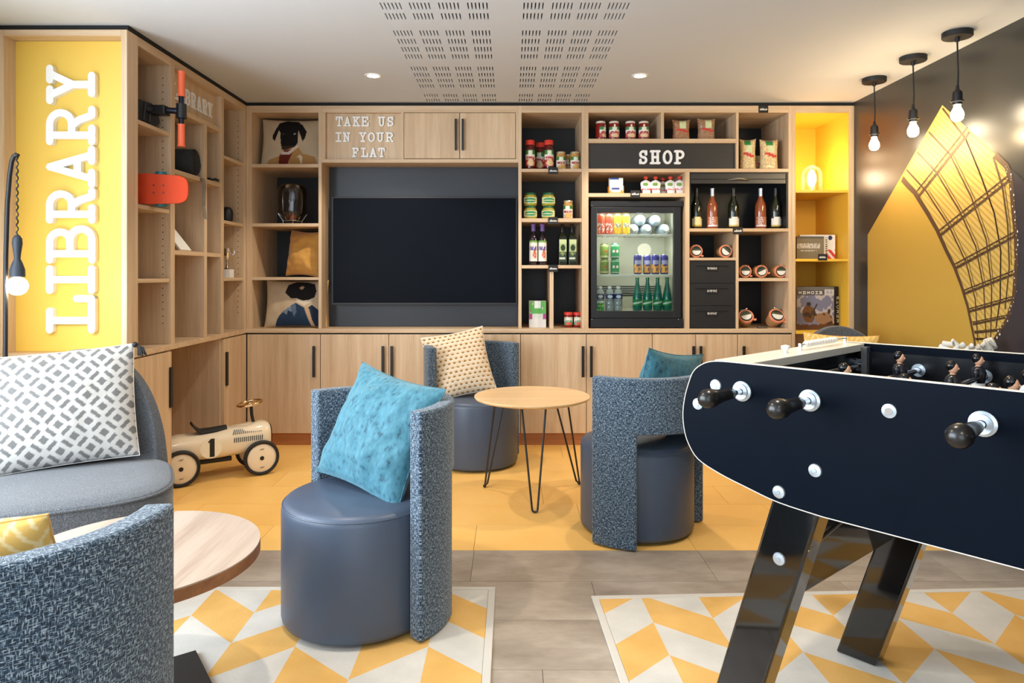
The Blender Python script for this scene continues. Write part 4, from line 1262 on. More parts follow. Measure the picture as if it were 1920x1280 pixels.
MB().ball((c.x, yl, z(536)), .041, 14).build('bulb', 'bulb', t, smooth=True, world=True)
o = point(t, (0, 0, 0), 2.4, (1, .84, .58), .04); o.matrix_parent_inverse = t.matrix_basis.inverted(); o.location = (c.x + .0, yl + .09, z(545))

# glass dome lamp in the yellow column
YD = YB + .16
c = at(1522, 356, YD); zb = fz(356)
t = thing('dome_lamp', 'clear glass dome lamp glowing in the top yellow compartment', 'table lamp', (c.x, YD, zb))
MB().lathe([(0, 0), (.078, 0), (.078, .007), (0, .008)], 36).build('base', 'wood_top2', t, smooth=True, angle=30)
MB().lathe([(.075, .0082), (.075, .125), (.070, .155), (.056, .182), (.034, .199), (.012, .206), (0, .207)], 36, caps=False).build('dome', 'glass_haze', t, smooth=True)
MB().lathe([(0, .008), (.016, .008), (.016, .042), (0, .043)], 24).build('socket', 'steel', t, smooth=True, angle=30)
MB().lathe([(0, .043), (.014, .046), (.022, .065), (.031, .09), (.030, .12), (.022, .145), (.009, .168), (0, .172)], 24).build('bulb', 'bulb', t, smooth=True)
point(t, (0, -.02, .26), 1.2, (1, .84, .52), .05)

# globe pendant behind the camera; the fridge door mirrors it
t = thing('globe_pendant', 'white globe pendant out of view, mirrored in the fridge door', 'pendant lamp', (2.0, -.1, CEIL))
MB().tube([(0, 0, 0), (0, 0, -.80)], .004, 8).build('cord', 'black', t)
MB().ball((0, 0, -.90), .10, 16).build('globe', 'bulb_soft', t, smooth=True)


# ------------------------------------------------------------------ toy ride-on car
a = ground(338, 912); b = ground(489, 889)
ang = math.atan2(b.y - a.y, b.x - a.x)
WB = (b - a).length
off = Vector((-math.sin(ang), math.cos(ang), 0)) * .10          # wheels nearest the camera stand on the measured line
t = thing('ride_on_car', 'cream metal ride-on toy race car with number 1, steering wheel and black seat', 'toy car', a + off, ang)
st = [(-.17, .055, .215, .205), (-.155, .075, .20, .24), (-.10, .092, .165, .268), (0, .10, .14, .285), (.10, .102, .128, .284), (.20, .102, .125, .288), (.32, .102, .13, .305), (.44, .102, .138, .318), (.50, .100, .142, .318), (.525, .092, .15, .310), (.532, .080, .165, .298)]
m = MB(); n = 28
for x, hw, zb, zt_ in st:
    if x < -.16: zb, zt_ = .20, .23
    for i in range(n):
        q = 2 * PI * i / n; cc, ss = math.cos(q), math.sin(q)
        yy = hw * math.copysign(abs(cc) ** .62, cc); zc = (zb + zt_) / 2; hh = (zt_ - zb) / 2
        m.v.append((x, yy, zc + hh * math.copysign(abs(ss) ** (.62 if ss < 0 else .85), ss)))
for k in range(len(st) - 1):
    for i in range(n): m.face([k * n + i, k * n + (i + 1) % n, (k + 1) * n + (i + 1) % n, (k + 1) * n + i])
m.face(list(range(n))); m.face([(len(st) - 1) * n + i for i in range(n)][::-1])
body = m.build('body', 'cream', t, smooth=True, angle=60)
MB().tube([(.532, .082 * math.copysign(abs(math.cos(q)) ** .62, math.cos(q)), .2315 + .068 * math.copysign(abs(math.sin(q)) ** .75, math.sin(q))) for q in [2 * PI * i / 28 for i in range(28)]], .004, 6, True).build('nose_trim', 'rubber', t, smooth=True)
m = MB()          # saddle seat
for i in range(13):
    f = i / 12; x = .075 + .20 * f; zz = .287 + .004 * f + .050 * max(0, 1 - f * 4) ** 1.5 + .012 * max(0, f - .6); hw = .058 - .018 * f
    for k in range(9):
        g = k / 8 * 2 - 1; m.v.append((x, g * hw, zz + .022 * (1 - g * g * .8)))
    for k in range(9):
        g = 1 - k / 8 * 2; m.v.append((x, g * hw, zz - .004))
for i in range(12):
    for k in range(18): m.face([i * 18 + k, i * 18 + (k + 1) % 18, (i + 1) * 18 + (k + 1) % 18, (i + 1) * 18 + k])
m.face(list(range(18))); m.face([12 * 18 + k for k in range(18)][::-1])
m.build('saddle', 'rubber', t, smooth=True)
MB().lathe([(.0, .285), (.02, .285), (.016, .297), (0, .30)], 16, (-.10 + .03, 0, -.015)).build('filler_cap', 'chrome', body, smooth=True)
ys = -.1028
MB().lathe([(0, 0), (.062, 0), (.062, -.0012), (0, -.0012)], 40, (.17, ys + .001, .205), 'y').build('decal', 'cream2', body, smooth=True, angle=30)
o = MB(); P = [(.158, .152), (.186, .152), (.186, .262), (.164, .262), (.150, .246), (.150, .238), (.158, .240)]
o.prism(P, lambda p: (p[0] + .004, ys - .0005, p[1]), lambda p: (p[0] + .004, ys - .0012, p[1])); o.build('number_one', 'rubber', body)
m = MB()
for k in range(15):
    x = .305 + k * .0118
    m.stroke([(x, .222), (x + .001, .248)], .0055, lambda p: (p[0], -.1035, p[1]), lambda p: (p[0], -.1005, p[1]), 3)
    m.stroke([(x - .006, .272), (x + .006, .292)], .0055, lambda p: (p[0], -.0965 + (p[1] - .272) * 1.05, p[1] + .001), lambda p: (p[0], -.0925 + (p[1] - .272) * 1.05, p[1] - .001), 3)
m.build('vent_louvres', 'louvre', body)
MB().tube([(.44, 0, .31), (.43, 0, .36), (.425, 0, .425)], .010, 10).build('steering_column', 'rubber', t, smooth=True)
sw = MB().tube([(.42 + .075 * math.cos(q), .075 * math.sin(q), .437 + .012 * math.cos(q)) for q in [2 * PI * i / 36 for i in range(36)]], .0075, 10, True).build('steering_wheel', 'gold_chrome', t, smooth=True)
for q in (90, 210, 330): MB().tube([(.42, 0, .437), (.42 + .072 * math.cos(R(q)), .072 * math.sin(R(q)), .437 + .012 * math.cos(R(q)))], .006, 8).build('spoke', 'gold_chrome', sw, smooth=True)
MB().ball((.42, 0, .437), .018, 8, 1, 1, .6).build('hub', 'gold_chrome', sw, smooth=True)
MB().box(.10, .30, -.05, .05, .10, .126).build('chassis', 'rubber', t, bevel=.004)
for x in (0, WB):
    MB().tube([(x, -.12, .109), (x, .12, .109)], .007, 8).build('axle', 'steel', t, smooth=True)
    for s in (-1, 1):
        y = s * .118
        wh = MB().lathe([(.088, -.013), (.100, -.015), (.107, -.010), (.109, 0), (.107, .010), (.100, .015), (.088, .013)], 48, (x, y, .109), 'y', caps=False).build('tyre', 'rubber', t, smooth=True)
        MB().lathe([(0, -.014), (.03, -.015), (.07, -.012), (.089, -.006), (.089, .006), (.07, .012), (.03, .015), (0, .014)], 48, (x, y, .109), 'y', caps=False).build('wheel_disc', 'cream', wh, smooth=True)
        MB().lathe([(0, -.020), (.012, -.019), (.014, -.012), (.014, .012), (.012, .019), (0, .020)], 16, (x, y, .109), 'y', caps=False).build('hub_cap', 'rubber', wh, smooth=True)
        mk = MB()
        for dz in (.055, -.058):
            for k in range(4): mk.stroke([(x - .010 + k * .006, .109 + dz), (x - .007 + k * .006, .109 + dz + (.004 if k % 2 else -.002))], .0025, lambda p: (p[0], y - .0165, p[1]), lambda p: (p[0], y - .0125, p[1]), 3)
        mk.build('wheel_marking', 'rubber', wh)

# ------------------------------------------------------------------ things on the wing shelves
zs_ = 2.07
t = thing('kick_scooter', 'folded black kick scooter with orange grips lying on the top wing shelf', 'scooter', (-2.2, 3.8, zs_))
hb = Vector((-1.83, 3.85, 2.165))
MB().prism([(3.65, zs_ + .001), (3.86, zs_ + .001), (3.925, zs_ + .045), (3.905, zs_ + .105), (3.84, zs_ + .136), (3.65, zs_ + .125)], lambda p: (-2.52, p[0], p[1]), lambda p: (-1.985, p[0], p[1])).build('deck', 'black_soft', t, bevel=.006, world=True)
for k in range(3): MB().tube([(-1.982, 3.68 + k * .06, zs_ + .02), (-1.982, 3.70 + k * .06, zs_ + .115)], .006, 6).build('grip_rib', 'black', t, world=True)
MB().tube([(-2.0, 3.76, 2.16), (-1.96, 3.83, 2.168), tuple(hb)], .017, 14).build('stem', 'navy_metal', t, smooth=True, world=True)
MB().lathe([(0, -.04), (.027, -.04), (.027, .04), (0, .04)], 18, tuple(hb)).build('clamp', 'black', t, smooth=True, angle=30, world=True)
MB().box(-1.98, -1.90, 3.80, 3.87, 2.14, 2.19).build('folding_joint', 'black', t, bevel=.006, world=True)
MB().tube([(hb.x, hb.y, 1.99), (hb.x, hb.y, 2.36)], .0135, 14).build('handlebar', 'navy_metal', t, smooth=True, world=True)
for z0, z1 in ((1.968, 2.092), (2.245, 2.385)): MB().lathe([(0, z0), (.022, z0), (.019, z0 + .01), (.0185, z1 - .01), (.022, z1), (0, z1)], 20, (hb.x, hb.y, 0)).build('hand_grip', 'orange', t, smooth=True, angle=40, world=True)
wh = MB().lathe([(0, -.018), (.055, -.018), (.06, 0), (.055, .018), (0, .018)], 28, (-2.06, 3.90, zs_ + .062), 'y').build('wheel', 'rubber', t, smooth=True, world=True)

zs_ = 1.628
A, B = Vector((-2.26, 3.68, 0)), Vector((-1.755, 3.775, 0)); ax = (B - A).normalized(); nn = Vector((-ax.y, ax.x, 0)); Ln = (B - A).length
t = thing('skateboard', 'orange-red cruiser skateboard with teal wheels standing on edge', 'skateboard', (A.x, A.y, zs_), math.atan2(ax.y, ax.x))
hw = .083; zc = .092
P = []
for i in range(13): q = -PI / 2 + PI * i / 12; P.append((Ln - .085 + .085 * math.copysign(abs(math.cos(q)) ** .7, math.cos(q)), zc + hw * math.copysign(abs(math.sin(q)) ** .6, math.sin(q)) * .93))
P += [(Ln * .6, zc + hw), (.08, zc + hw * .9), (.02, zc + hw * .55), (.0, zc), (.02, zc - hw * .55), (.08, zc - hw * .9), (Ln * .6, zc - hw)]
MB().prism(P, lambda p: (p[0], -.006, p[1]), lambda p: (p[0], .006, p[1])).build('deck', 'deck', t, bevel=.003)
for sx in (.12, Ln - .15):
    tr = MB().box(sx - .02, sx + .02, .006, .03, zc - .03, zc + .03).build('truck', 'steel', t, bevel=.003)
    MB().tube([(sx, .035, zc - .09), (sx, .035, zc + .09)], .006, 8).build('axle', 'steel', tr)
    for s in (-1, 1): MB().lathe([(.005, -.02), (.026, -.02), (.029, -.012), (.029, .012), (.026, .02), (.005, .02)], 22, (sx, .036, zc + s * .078 - (0.0 if s > 0 else -.006))).build('wheel', 'teal_wheel', tr, smooth=True, angle=40)
    for dx in (-.024, .024):
        for dz in (-.020, .020): MB().lathe([(0, -.0085), (.0045, -.0085), (.0045, -.006)], 8, (sx + dx, 0, zc + dz), 'y', caps=False).build('deck_bolt', 'black', t)

t = thing('yoga_mat', 'rolled black yoga mat on the middle wing shelf', 'yoga mat', (-2.2, 4.31, 1.87))
pts = []; m = MB(); n = 150
for i in range(n + 1):
    f = i / n; rad = .018 + .068 * f; q = 2 * PI * 8 * f; pts.append((rad * math.cos(q), rad * math.sin(q)))
for xx in (-.26, .235):
    for y, z0 in pts: m.v.append((xx, y, z0 + .0875))
for i in range(n): m.face([i, i + 1, n + 2 + i, n + 1 + i])
mm = m.build('rolled_sheet', 'mat_black', t, smooth=True, angle=80)
so = mm.modifiers.new('thick', 'SOLIDIFY'); so.thickness = .005
MB().tube([(.08, .088 * math.cos(q), .0875 + .088 * math.sin(q)) for q in [2 * PI * i / 30 for i in range(30)]], .003, 6, True).build('strap_loop', 'strap', t, smooth=True)
m = MB()
path = [(.242, .05, -.001), (.262, .052, -.012), (.268, .055, -.06), (.266, .055, -.12), (.27, .045, -.15), (.262, .06, -.18), (.27, .056, -.22), (.268, .062, -.245), (.27, .07, -.262)]
for (x, y, z0) in path: m.v += [(x, y - .017, z0), (x + .002, y + .017, z0)]
for i in range(len(path) - 1): m.face([2 * i, 2 * i + 1, 2 * i + 3, 2 * i + 2])
o = m.build('carry_strap', 'strap', t); o.modifiers.new('thick', 'SOLIDIFY').thickness = .003

t = thing('hand_pump', 'small black hand pump lying at the edge of the wing shelf', 'pump', (-2.0, 4.55, 1.87))
MB().tube([(-.06, 0, .014), (.02, .02, .014)], .013, 12).build('barrel', 'black', t, smooth=True); MB().tube([(.02, .02, .014), (.055, .029, .014)], .006, 8).build('plunger', 'black', t, smooth=True); MB().tube([(.055, .005, .014), (.055, .053, .014)], .009, 8).build('handle', 'black', t, smooth=True)
t = thing('leaning_book', 'thin white book leaning inside the middle wing compartment', 'book', (-1.985, 4.24, 1.4085))
t.rotation_euler = (0, R(-38), 0)
MB().box(-.012, 0, -.07, .07, 0, .23).build('cover', 'white', t, bevel=.001); MB().box(-.0105, -.0015, -.068, .066, .002, .231).build('pages', 'cream2', t)
t = thing('black_vase', 'small black ceramic vase on the corner wing shelf', 'vase', (-1.995, 4.87, 1.628))
MB().lathe([(0, 0), (.034, 0), (.04, .015), (.042, .06), (.036, .088), (.024, .10), (.018, .10), (.018, .09), (0, .02)], 28).build('body', 'black', t, smooth=True); MB().tube([(.02 * math.cos(q), .02 * math.sin(q), .1) for q in [2 * PI * i / 20 for i in range(20)]], .0025, 6, True).build('rim', 'black_soft', t, smooth=True)
t = thing('trophy', 'silver trophy cup on a white block on the corner wing shelf', 'trophy', (-2.0, 4.885, 1.236))
MB().box(-.035, .035, -.035, .035, 0, .058).build('base', 'white', t, bevel=.002)
MB().lathe([(0, .058), (.022, .058), (.018, .064), (.008, .075), (.006, .12), (.012, .135), (.026, .15), (.034, .19), (.037, .205), (.034, .205), (.03, .19), (0, .15)], 28).build('cup', 'chrome', t, smooth=True)
for s in (-1, 1): MB().tube([(s * .034, 0, .198), (s * .052, 0, .19), (s * .05, 0, .165), (s * .03, 0, .155)], .003, 8).build('handle', 'chrome', t, smooth=True)

# glass lantern on the cushion shelf
YQ = YB + .18
c = at(548.5, 418, YQ); t = thing('glass_lantern', 'smoked glass lantern jar in a wire stand on the second shelf', 'lantern', (c.x, YQ, fz(418.5)))
MB().lathe([(.068, .030), (.070, .045), (.072, .055), (.104, .085), (.108, .10), (.108, .255), (.100, .285), (.078, .305), (.04, .312), (0, .313)], 40, caps=False).build('jar', 'glass_smoke', t, smooth=True)
for z0 in (.006, .03): MB().tube([(.066 * math.cos(q), .066 * math.sin(q), z0) for q in [2 * PI * i / 32 for i in range(32)]], .0032, 8, True).build('wire_ring', 'steel', t, smooth=True)
for q in (20, 110, 200, 290): MB().tube([(.066 * math.cos(R(q)), .066 * math.sin(R(q)), .003), (.07 * math.cos(R(q)), .07 * math.sin(R(q)), .032), (.105 * math.cos(R(q)), .105 * math.sin(R(q)), .085)], .003, 8).build('wire_leg', 'steel', t, smooth=True)
MB().lathe([(0, .034), (.026, .034), (.034, .07), (.018, .085), (0, .085)], 20).build('lamp_socket', 'copper', t, smooth=True)
bl = MB().lathe([(0, .085), (.016, .087), (.020, .11), (.024, .20), (.022, .25), (.012, .272), (0, .276)], 20).build('tube_bulb', 'dim_bulb', t, smooth=True)
MB().tube([(-.006, 0, .10), (-.007, 0, .25), (.007, 0, .25), (.006, 0, .10)], .0016, 6).build('filament', 'steel', bl)

# ------------------------------------------------------------------ goods on the shop shelves
M['red_cap'] = plain('red_cap', S(214, 60, 44), .4); M['tin_lid'] = plain('tin_lid', S(214, 200, 168), .3, .7); M['green_lid'] = plain('green_lid', S(28, 92, 62), .35)
M['white_lid'] = plain('white_lid', S(230, 218, 206), .35); M['purple_cap'] = plain('purple_cap', S(112, 84, 150), .45); M['rubber_seal'] = plain('orange_seal', S(226, 140, 104), .5)
M['sauce_red'] = plain('tomato_glass', S(128, 22, 20), .15, coat=.6); M['sauce_dark'] = plain('dark_red_juice', S(92, 20, 24), .12, coat=.6); M['sauce_tan'] = plain('bean_glass', S(190, 142, 74), .15, coat=.6)
M['pickle'] = plain('green_bean_glass', S(168, 158, 62), .15, coat=.6); M['vinegar'] = plain('vinegar_glass', S(26, 18, 30), .08, coat=.5); M['oil_glass'] = plain('olive_bottle', S(22, 32, 20), .08, coat=.5)
M['rose'] = plain('rose_wine', S(150, 78, 44), .1, coat=.6); M['green_wine'] = plain('green_wine_bottle', S(26, 32, 18), .07, coat=.5); M['foil_silver'] = plain('silver_foil', S(206, 208, 222), .3, .6)
M['foil_dark'] = plain('dark_foil', S(24, 22, 24), .3); M['terrine'] = plain('potted_meat', S(176, 132, 86), .2, coat=.6, bump=.4, bscale=60); M['lid_glass'] = plain('lid_dark_glass', S(46, 52, 44), .12, coat=.4)
M['can_red'] = plain('can_orange_red', S(226, 84, 52), .3, .2); M['can_yellow'] = plain('can_yellow', S(240, 184, 46), .3, .2); M['can_green'] = plain('can_green', S(36, 122, 66), .28, .3); M['can_olive'] = plain('can_olive', S(112, 134, 48), .28, .3)
M['can_purple'] = plain('can_violet', S(66, 62, 132), .3, .3); M['alu'] = plain('aluminium', S(196, 198, 202), .25, .9); M['pet_clear'] = clear_glass('clear_plastic', (.86, .92, .95, 1), 1.5); M['pet_green'] = plain('green_bottle_plastic', S(16, 104, 84), .1, coat=.6)
M['water_blue'] = plain('frosted_bottle_base', S(190, 200, 212), .45); M['label_blue'] = plain('label_blue', S(34, 46, 104), .5); M['fridge_in'] = plain('fridge_liner', S(206, 200, 178), .5); M['white_shelf'] = plain('fridge_shelf', S(226, 222, 206), .4)


def patch(r, z0, z1, half, fn, n=20, nz=16):
    """a paper label bent round a jar, printed side towards -y"""
    m = MB(); m.col = []
    for i in range(n + 1):
        q = -PI / 2 - half + 2 * half * i / n
        for j in range(nz + 1): m.v.append((r * math.cos(q), r * math.sin(q), z0 + (z1 - z0) * j / nz)); m.col.append(fn(i / n, j / nz))
    for i in range(n):
        for j in range(nz): k = i * (nz + 1) + j; m.face([k, k + nz + 1, k + nz + 2, k + 1])
    return m


def flat_print(w_, h_, fn, n=24, nz=24, bulge=0.0):
    m = MB(); m.col = []
    for i in range(n + 1):
        for j in range(nz + 1):
            u, v = i / n, j / nz
            m.v.append(((u - .5) * w_, -bulge * (max(0, 1 - (2 * u - 1) ** 2) * max(0, 1 - (2 * v - 1) ** 4)) ** .5, v * h_)); m.col.append(fn(u, v))
    for i in range(n):
        for j in range(nz): k = i * (nz + 1) + j; m.face([k, k + nz + 1, k + nz + 2, k + 1])
    return m


def lab(top, mid, low, pic, seed=0):
    """a grocery label: coloured top band with pale badge, title stripe, little picture"""
    def f(u, v):
        if v > .74: return S(226, 232, 206) if .34 < u < .68 and v < .96 else top
        if v > .60: return S(236, 230, 216)
        if v > .38: return mid if abs(u - .5) < .40 and noise.noise(Vector((u * 14, v * 6, seed))) > -.28 else S(236, 228, 214)
        return pic if math.hypot((u - .55) / .34, (v - .18) / .20) < 1 + .3 * noise.noise(Vector((u * 9, v * 9, seed))) else low
    return f


def pack(name, label, cat, loc, parts, group):
    """parts: (name, kind, data, material)"""
    t = thing(name, label, cat, loc, group=group)
    for nm, kind, data, mat in parts:
        if kind == 'lathe': MB().lathe(data, 26).build(nm, mat, t, smooth=True, angle=50)
        elif kind == 'patch': patch(*data).build(nm, 'print', t, smooth=True)
    return t


def px_at(px, off=.11): return (px - VX) * (YB + off) / F


Z1, Z2, Z3 = fz(316), fz(409), fz(497)
GRN, RED = S(58, 122, 56), S(186, 44, 40)
# red bottles
bt = [('body', 'lathe', [(0, 0), (.034, 0), (.037, .006), (.037, .145), (.032, .165), (.025, .182), (.024, .192), (0, .192)], 'sauce_dark'), ('cap', 'lathe', [(0, .190), (.034, .190), (.034, .222), (.031, .226), (0, .226)], 'red_cap'), ('label', 'patch', (.0376, .03, .15, R(68), lab(GRN, RED, S(196, 60, 54), S(232, 200, 150), 1)), None)]
g = 'red juice bottles'
b1 = pack('juice_bottle', 'red-capped juice bottle at the left end of the top snack shelf', 'bottle', (px_at(994), YB + .10, Z1), bt, g)
copy_tree(b1, (px_at(1013, .2), YB + .20, Z1), -.3, 'red-capped juice bottle standing further back between two others'); copy_tree(b1, (px_at(1029), YB + .10, Z1), .1, 'red-capped juice bottle next to the bean jars')
jr = [('body', 'lathe', [(0, 0), (.033, 0), (.036, .006), (.036, .105), (.031, .122), (.031, .126), (0, .126)], 'sauce_tan'), ('lid', 'lathe', [(0, .124), (.034, .124), (.034, .136), (.032, .139), (0, .139)], 'tin_lid'), ('label', 'patch', (.0364, .008, .10, R(72), lab(GRN, S(158, 50, 48), S(226, 222, 208), S(214, 168, 96), 2)), None)]
g = 'bean jars'
j1 = pack('bean_jar', 'pale bean jar right of the red juice bottles', 'jar', (px_at(1051.5), YB + .10, Z1), jr, g)
copy_tree(j1, (px_at(1077.5), YB + .10, Z1), .15, 'pale bean jar at the right end of the top snack shelf'); copy_tree(j1, (px_at(1066, .22), YB + .22, Z1), -.4, 'bean jar half hidden behind two others')
gj = [('body', 'lathe', [(0, 0), (.042, 0), (.048, .006), (.050, .02), (.050, .06), (.046, .074), (.038, .084), (0, .084)], 'pickle'), ('lid', 'lathe', [(0, .083), (.040, .083), (.040, .096), (.037, .0985), (0, .0985)], 'green_lid'), ('label', 'patch', (.0506, .018, .062, R(75), lambda u, v: S(52, 140, 84) if math.hypot((u - .5) / .38, (v - .5) / .42) < 1 and not .42 < v < .56 else S(226, 222, 178)), None)]
g = 'squat green bean jars'
q1 = None
for px, k, lb in ((994.5, 0, 'squat green-lidded jar, lower one of the left stack'), (994.5, 1, 'squat green-lidded jar, upper one of the left stack'), (1028, 0, 'squat green-lidded jar, lower one of the right stack'), (1028, 1, 'squat green-lidded jar, upper one of the right stack')):
    L = (px_at(px), YB + .10, Z2 + k * .0988)
    if q1 is None: q1 = pack('pickle_jar', lb, 'jar', L, gj, g)
    else: copy_tree(q1, L, random.uniform(-.3, .3), lb)
j = copy_tree(j1, (px_at(1065), YB + .10, Z2), -.2, 'single tall bean jar right of the green jar stacks')
# vinegar and oil
vb = [('body', 'lathe', [(0, 0), (.030, 0), (.032, .005), (.032, .20), (.028, .218), (.013, .238), (.011, .262), (0, .262)], 'vinegar'), ('cap', 'lathe', [(0, .255), (.0165, .255), (.0165, .292), (.0185, .294), (.0185, .306), (.016, .309), (0, .309)], 'purple_cap'),
      ('label', 'patch', (.0326, .03, .185, R(70), lambda u, v: S(108, 156, 66) if v > .9 else S(96, 70, 140) if .56 < v < .72 and abs(u - .5) < .42 and noise.noise(Vector((u * 8, v * 12, 1))) > -.3 else S(206, 98, 52) if math.hypot((u - .62) / .2, (v - .33) / .2) < 1 and noise.noise(Vector((u * 12, v * 12, 4))) > -.25 else S(232, 226, 216)), None)]
v1 = pack('vinegar_bottle', 'purple-capped vinegar bottle, left of the pair', 'bottle', (px_at(1000), YB + .10, Z3), vb, 'purple-capped vinegar bottles')
copy_tree(v1, (px_at(1017), YB + .10, Z3), 0, 'purple-capped vinegar bottle, right of the pair')


def oil(label, px):
    t = thing('oil_bottle', label, 'bottle', (px_at(px), YB + .10, Z3), R(6), 'dark olive oil bottles')
    m = MB(); n = 4
    for s, z0 in ((.030, 0), (.0315, .004), (.0315, .195), (.026, .215), (.012, .24), (.011, .25)): m.v += [(-s, -s, z0), (s, -s, z0), (s, s, z0), (-s, s, z0)]
    for k in range(5):
        for i in range(4): m.face([k * 4 + i, k * 4 + (i + 1) % 4, k * 4 + 4 + (i + 1) % 4, k * 4 + 4 + i])
    m.face([3, 2, 1, 0]); m.face([20, 21, 22, 23]); m.build('body', 'oil_glass', t, bevel=.006, segs=3)
    MB().lathe([(0, .248), (.0135, .248), (.0135, .306), (.011, .31), (0, .31)], 20).build('cap', 'foil_dark', t, smooth=True, angle=40)
    o = flat_print(.054, .165, lambda u, v: S(198, 210, 160) if v > .80 else S(46, 62, 46) if math.hypot((u - .5) / .34, (v - .62) / .14) < 1 else S(206, 214, 196) if .10 < v < .17 and u < .8 else S(168, 178, 110) if math.hypot((u - .5) / .38, (v - .35) / .07) < 1 and noise.noise(Vector((u * 9, v * 14, 2))) > -.1 else S(172, 188, 132) if v > .42 else S(44, 62, 50)).build('label', 'print', t)
    o.location = (0, -.0322, .028)


oil('dark square olive oil bottle, left of the pair', 1054); oil('dark square olive oil bottle, right of the pair', 1072.5)
# bottom snack cells
t = thing('rice_carton', 'green and white rice carton in the bottom snack cell', 'carton', (px_at(1008), YB + .14, CT))
MB().box(-.064, .064, -.03, .03, 0, .20).build('box', 'white', t, bevel=.001)
o = flat_print(.127, .199, lambda u, v: S(236, 240, 232) if (.32 < u < .68 and v > .72) else S(96, 178, 84) if v > .52 and noise.noise(Vector((u * 6, v * 6, 3))) > -.35 else S(120, 190, 110) if .5 < v < .62 else S(234, 230, 222) if v < .34 and abs(u - .5) < .5 * (1 - v * 1.2) else S(176, 74, 140) if v > .30 and abs(u - .5) > .3 else S(222, 226, 214)).build('front_print', 'print', t); o.location = (0, -.0305, 0)
rj = [('body', 'lathe', [(0, 0), (.031, 0), (.034, .005), (.034, .082), (.029, .096), (0, .096)], 'sauce_red'), ('lid', 'lathe', [(0, .095), (.033, .095), (.033, .112), (.030, .115), (0, .115)], 'red_cap'), ('label', 'patch', (.0345, .02, .078, R(66), lab(S(206, 216, 196), S(80, 150, 110), S(96, 158, 122), S(214, 92, 70), 5)), None)]
r1 = pack('sauce_jar', 'small red-lidded sauce jar, left of the pair on the counter', 'jar', (px_at(1066), YB + .13, CT), rj, 'small red-lidded sauce jars'); copy_tree(r1, (px_at(1083.5), YB + .13, CT), .2, 'small red-lidded sauce jar, right of the pair on the counter')
# tomato jars of the top shop shelf
Z4 = fz(260)
tj = [('body', 'lathe', [(0, 0), (.034, 0), (.039, .006), (.040, .02), (.040, .10), (.034, .124), (.032, .130), (0, .130)], 'sauce_red'), ('lid', 'lathe', [(0, .129), (.036, .129), (.036, .141), (.033, .1445), (0, .1445)], 'white_lid'), ('label', 'patch', (.0405, .022, .100, R(70), lab(S(66, 128, 84), S(168, 44, 58), S(202, 92, 84), S(226, 196, 158), 7)), None), ('seal_strip', 'patch', (.0408, .095, .118, R(9), lambda u, v: S(232, 214, 192)), None)]
k1 = None
for px, rz, lb in ((1125.5, .9, 'tomato sauce jar turned sideways, first from the left on the top shop shelf'), (1150.5, 0, 'tomato sauce jar, second from the left on the top shop shelf'), (1181, .05, 'tomato sauce jar, third from the left on the top shop shelf'), (1206, -.1, 'tomato sauce jar, fourth from the left on the top shop shelf')):
    L = (px_at(px), YB + .09, Z4)
    if k1 is None: k1 = pack('tomato_jar', lb, 'jar', L, tj, 'tomato sauce jars'); k1.rotation_euler = (0, 0, rz)
    else: copy_tree(k1, L, rz, lb)


def bag(name, label, px, z0, w_, h_, th, base, off, group, off_y=.10, green_top=False, rz=0.0):
    t = thing(name, label, 'bag', (px_at(px, off_y), YB + off_y, z0), rz, group)
    def f(u, v):
        if green_top and v > .80 and .22 < u < .66: return S(38, 128, 62)
        if .58 < v < (.82 if green_top else .96) and .34 < u < .72: return S(206, 216, 168)
        if .40 < v < .56 and .16 < u < .84 and abs(v - .48 - .04 * math.sin(u * 6)) < .055: return S(196, 52, 46)
        n_ = noise.noise(Vector((u * 16 + off, v * 22, off))) + .6 * noise.noise(Vector((u * 40, v * 50, off)))
        k = 1 + .55 * n_; return (base[0] * k, base[1] * k, base[2] * k, 1)
    m = MB(); m.col = []; n = 24
    for s in (-1, 1):
        for i in range(n + 1):
            for j in range(n + 1):
                u, v = i / n, j / n; a, b = 2 * u - 1, 2 * v - 1
                prof = max(0, 1 - a ** 4) ** .5 * (1 if b < 0 else max(0, 1 - b ** 6) ** .5)
                if v < .06: prof *= .80 + .2 * v / .06
                ear = max(0, v - .6) / .4 * (.05 * a * a - .045) * h_
                m.v.append((a * w_ / 2 * (.90 + .10 * b * b + .02 * noise.noise(Vector((v * 5, off, 1)))), s * th / 2 * prof + .003 * noise.noise(Vector((u * 8, v * 8, off + s))), v * h_ + ear)); m.col.append(f(u, v) if s < 0 else base)
    k = (n + 1) ** 2; V = lambda s, i, j: s * k + i * (n + 1) + j
    for i in range(n):
        for j in range(n): m.face([V(0, i, j), V(0, i + 1, j), V(0, i + 1, j + 1), V(0, i, j + 1)]); m.face([V(1, i, j), V(1, i, j + 1), V(1, i + 1, j + 1), V(1, i + 1, j)])
        m.face([V(0, i, 0), V(1, i, 0), V(1, i + 1, 0), V(0, i + 1, 0)])
    m.build('film', 'foil_print', t, smooth=True)
    MB().tube([(a * w_ / 2, 0, h_ + (.05 * a * a - .045) * h_) for a in (-1, -.75, -.5, -.25, 0, .25, .5, .75, 1)], .0025, 6).build('sealed_edge', 'bag_edge', t)


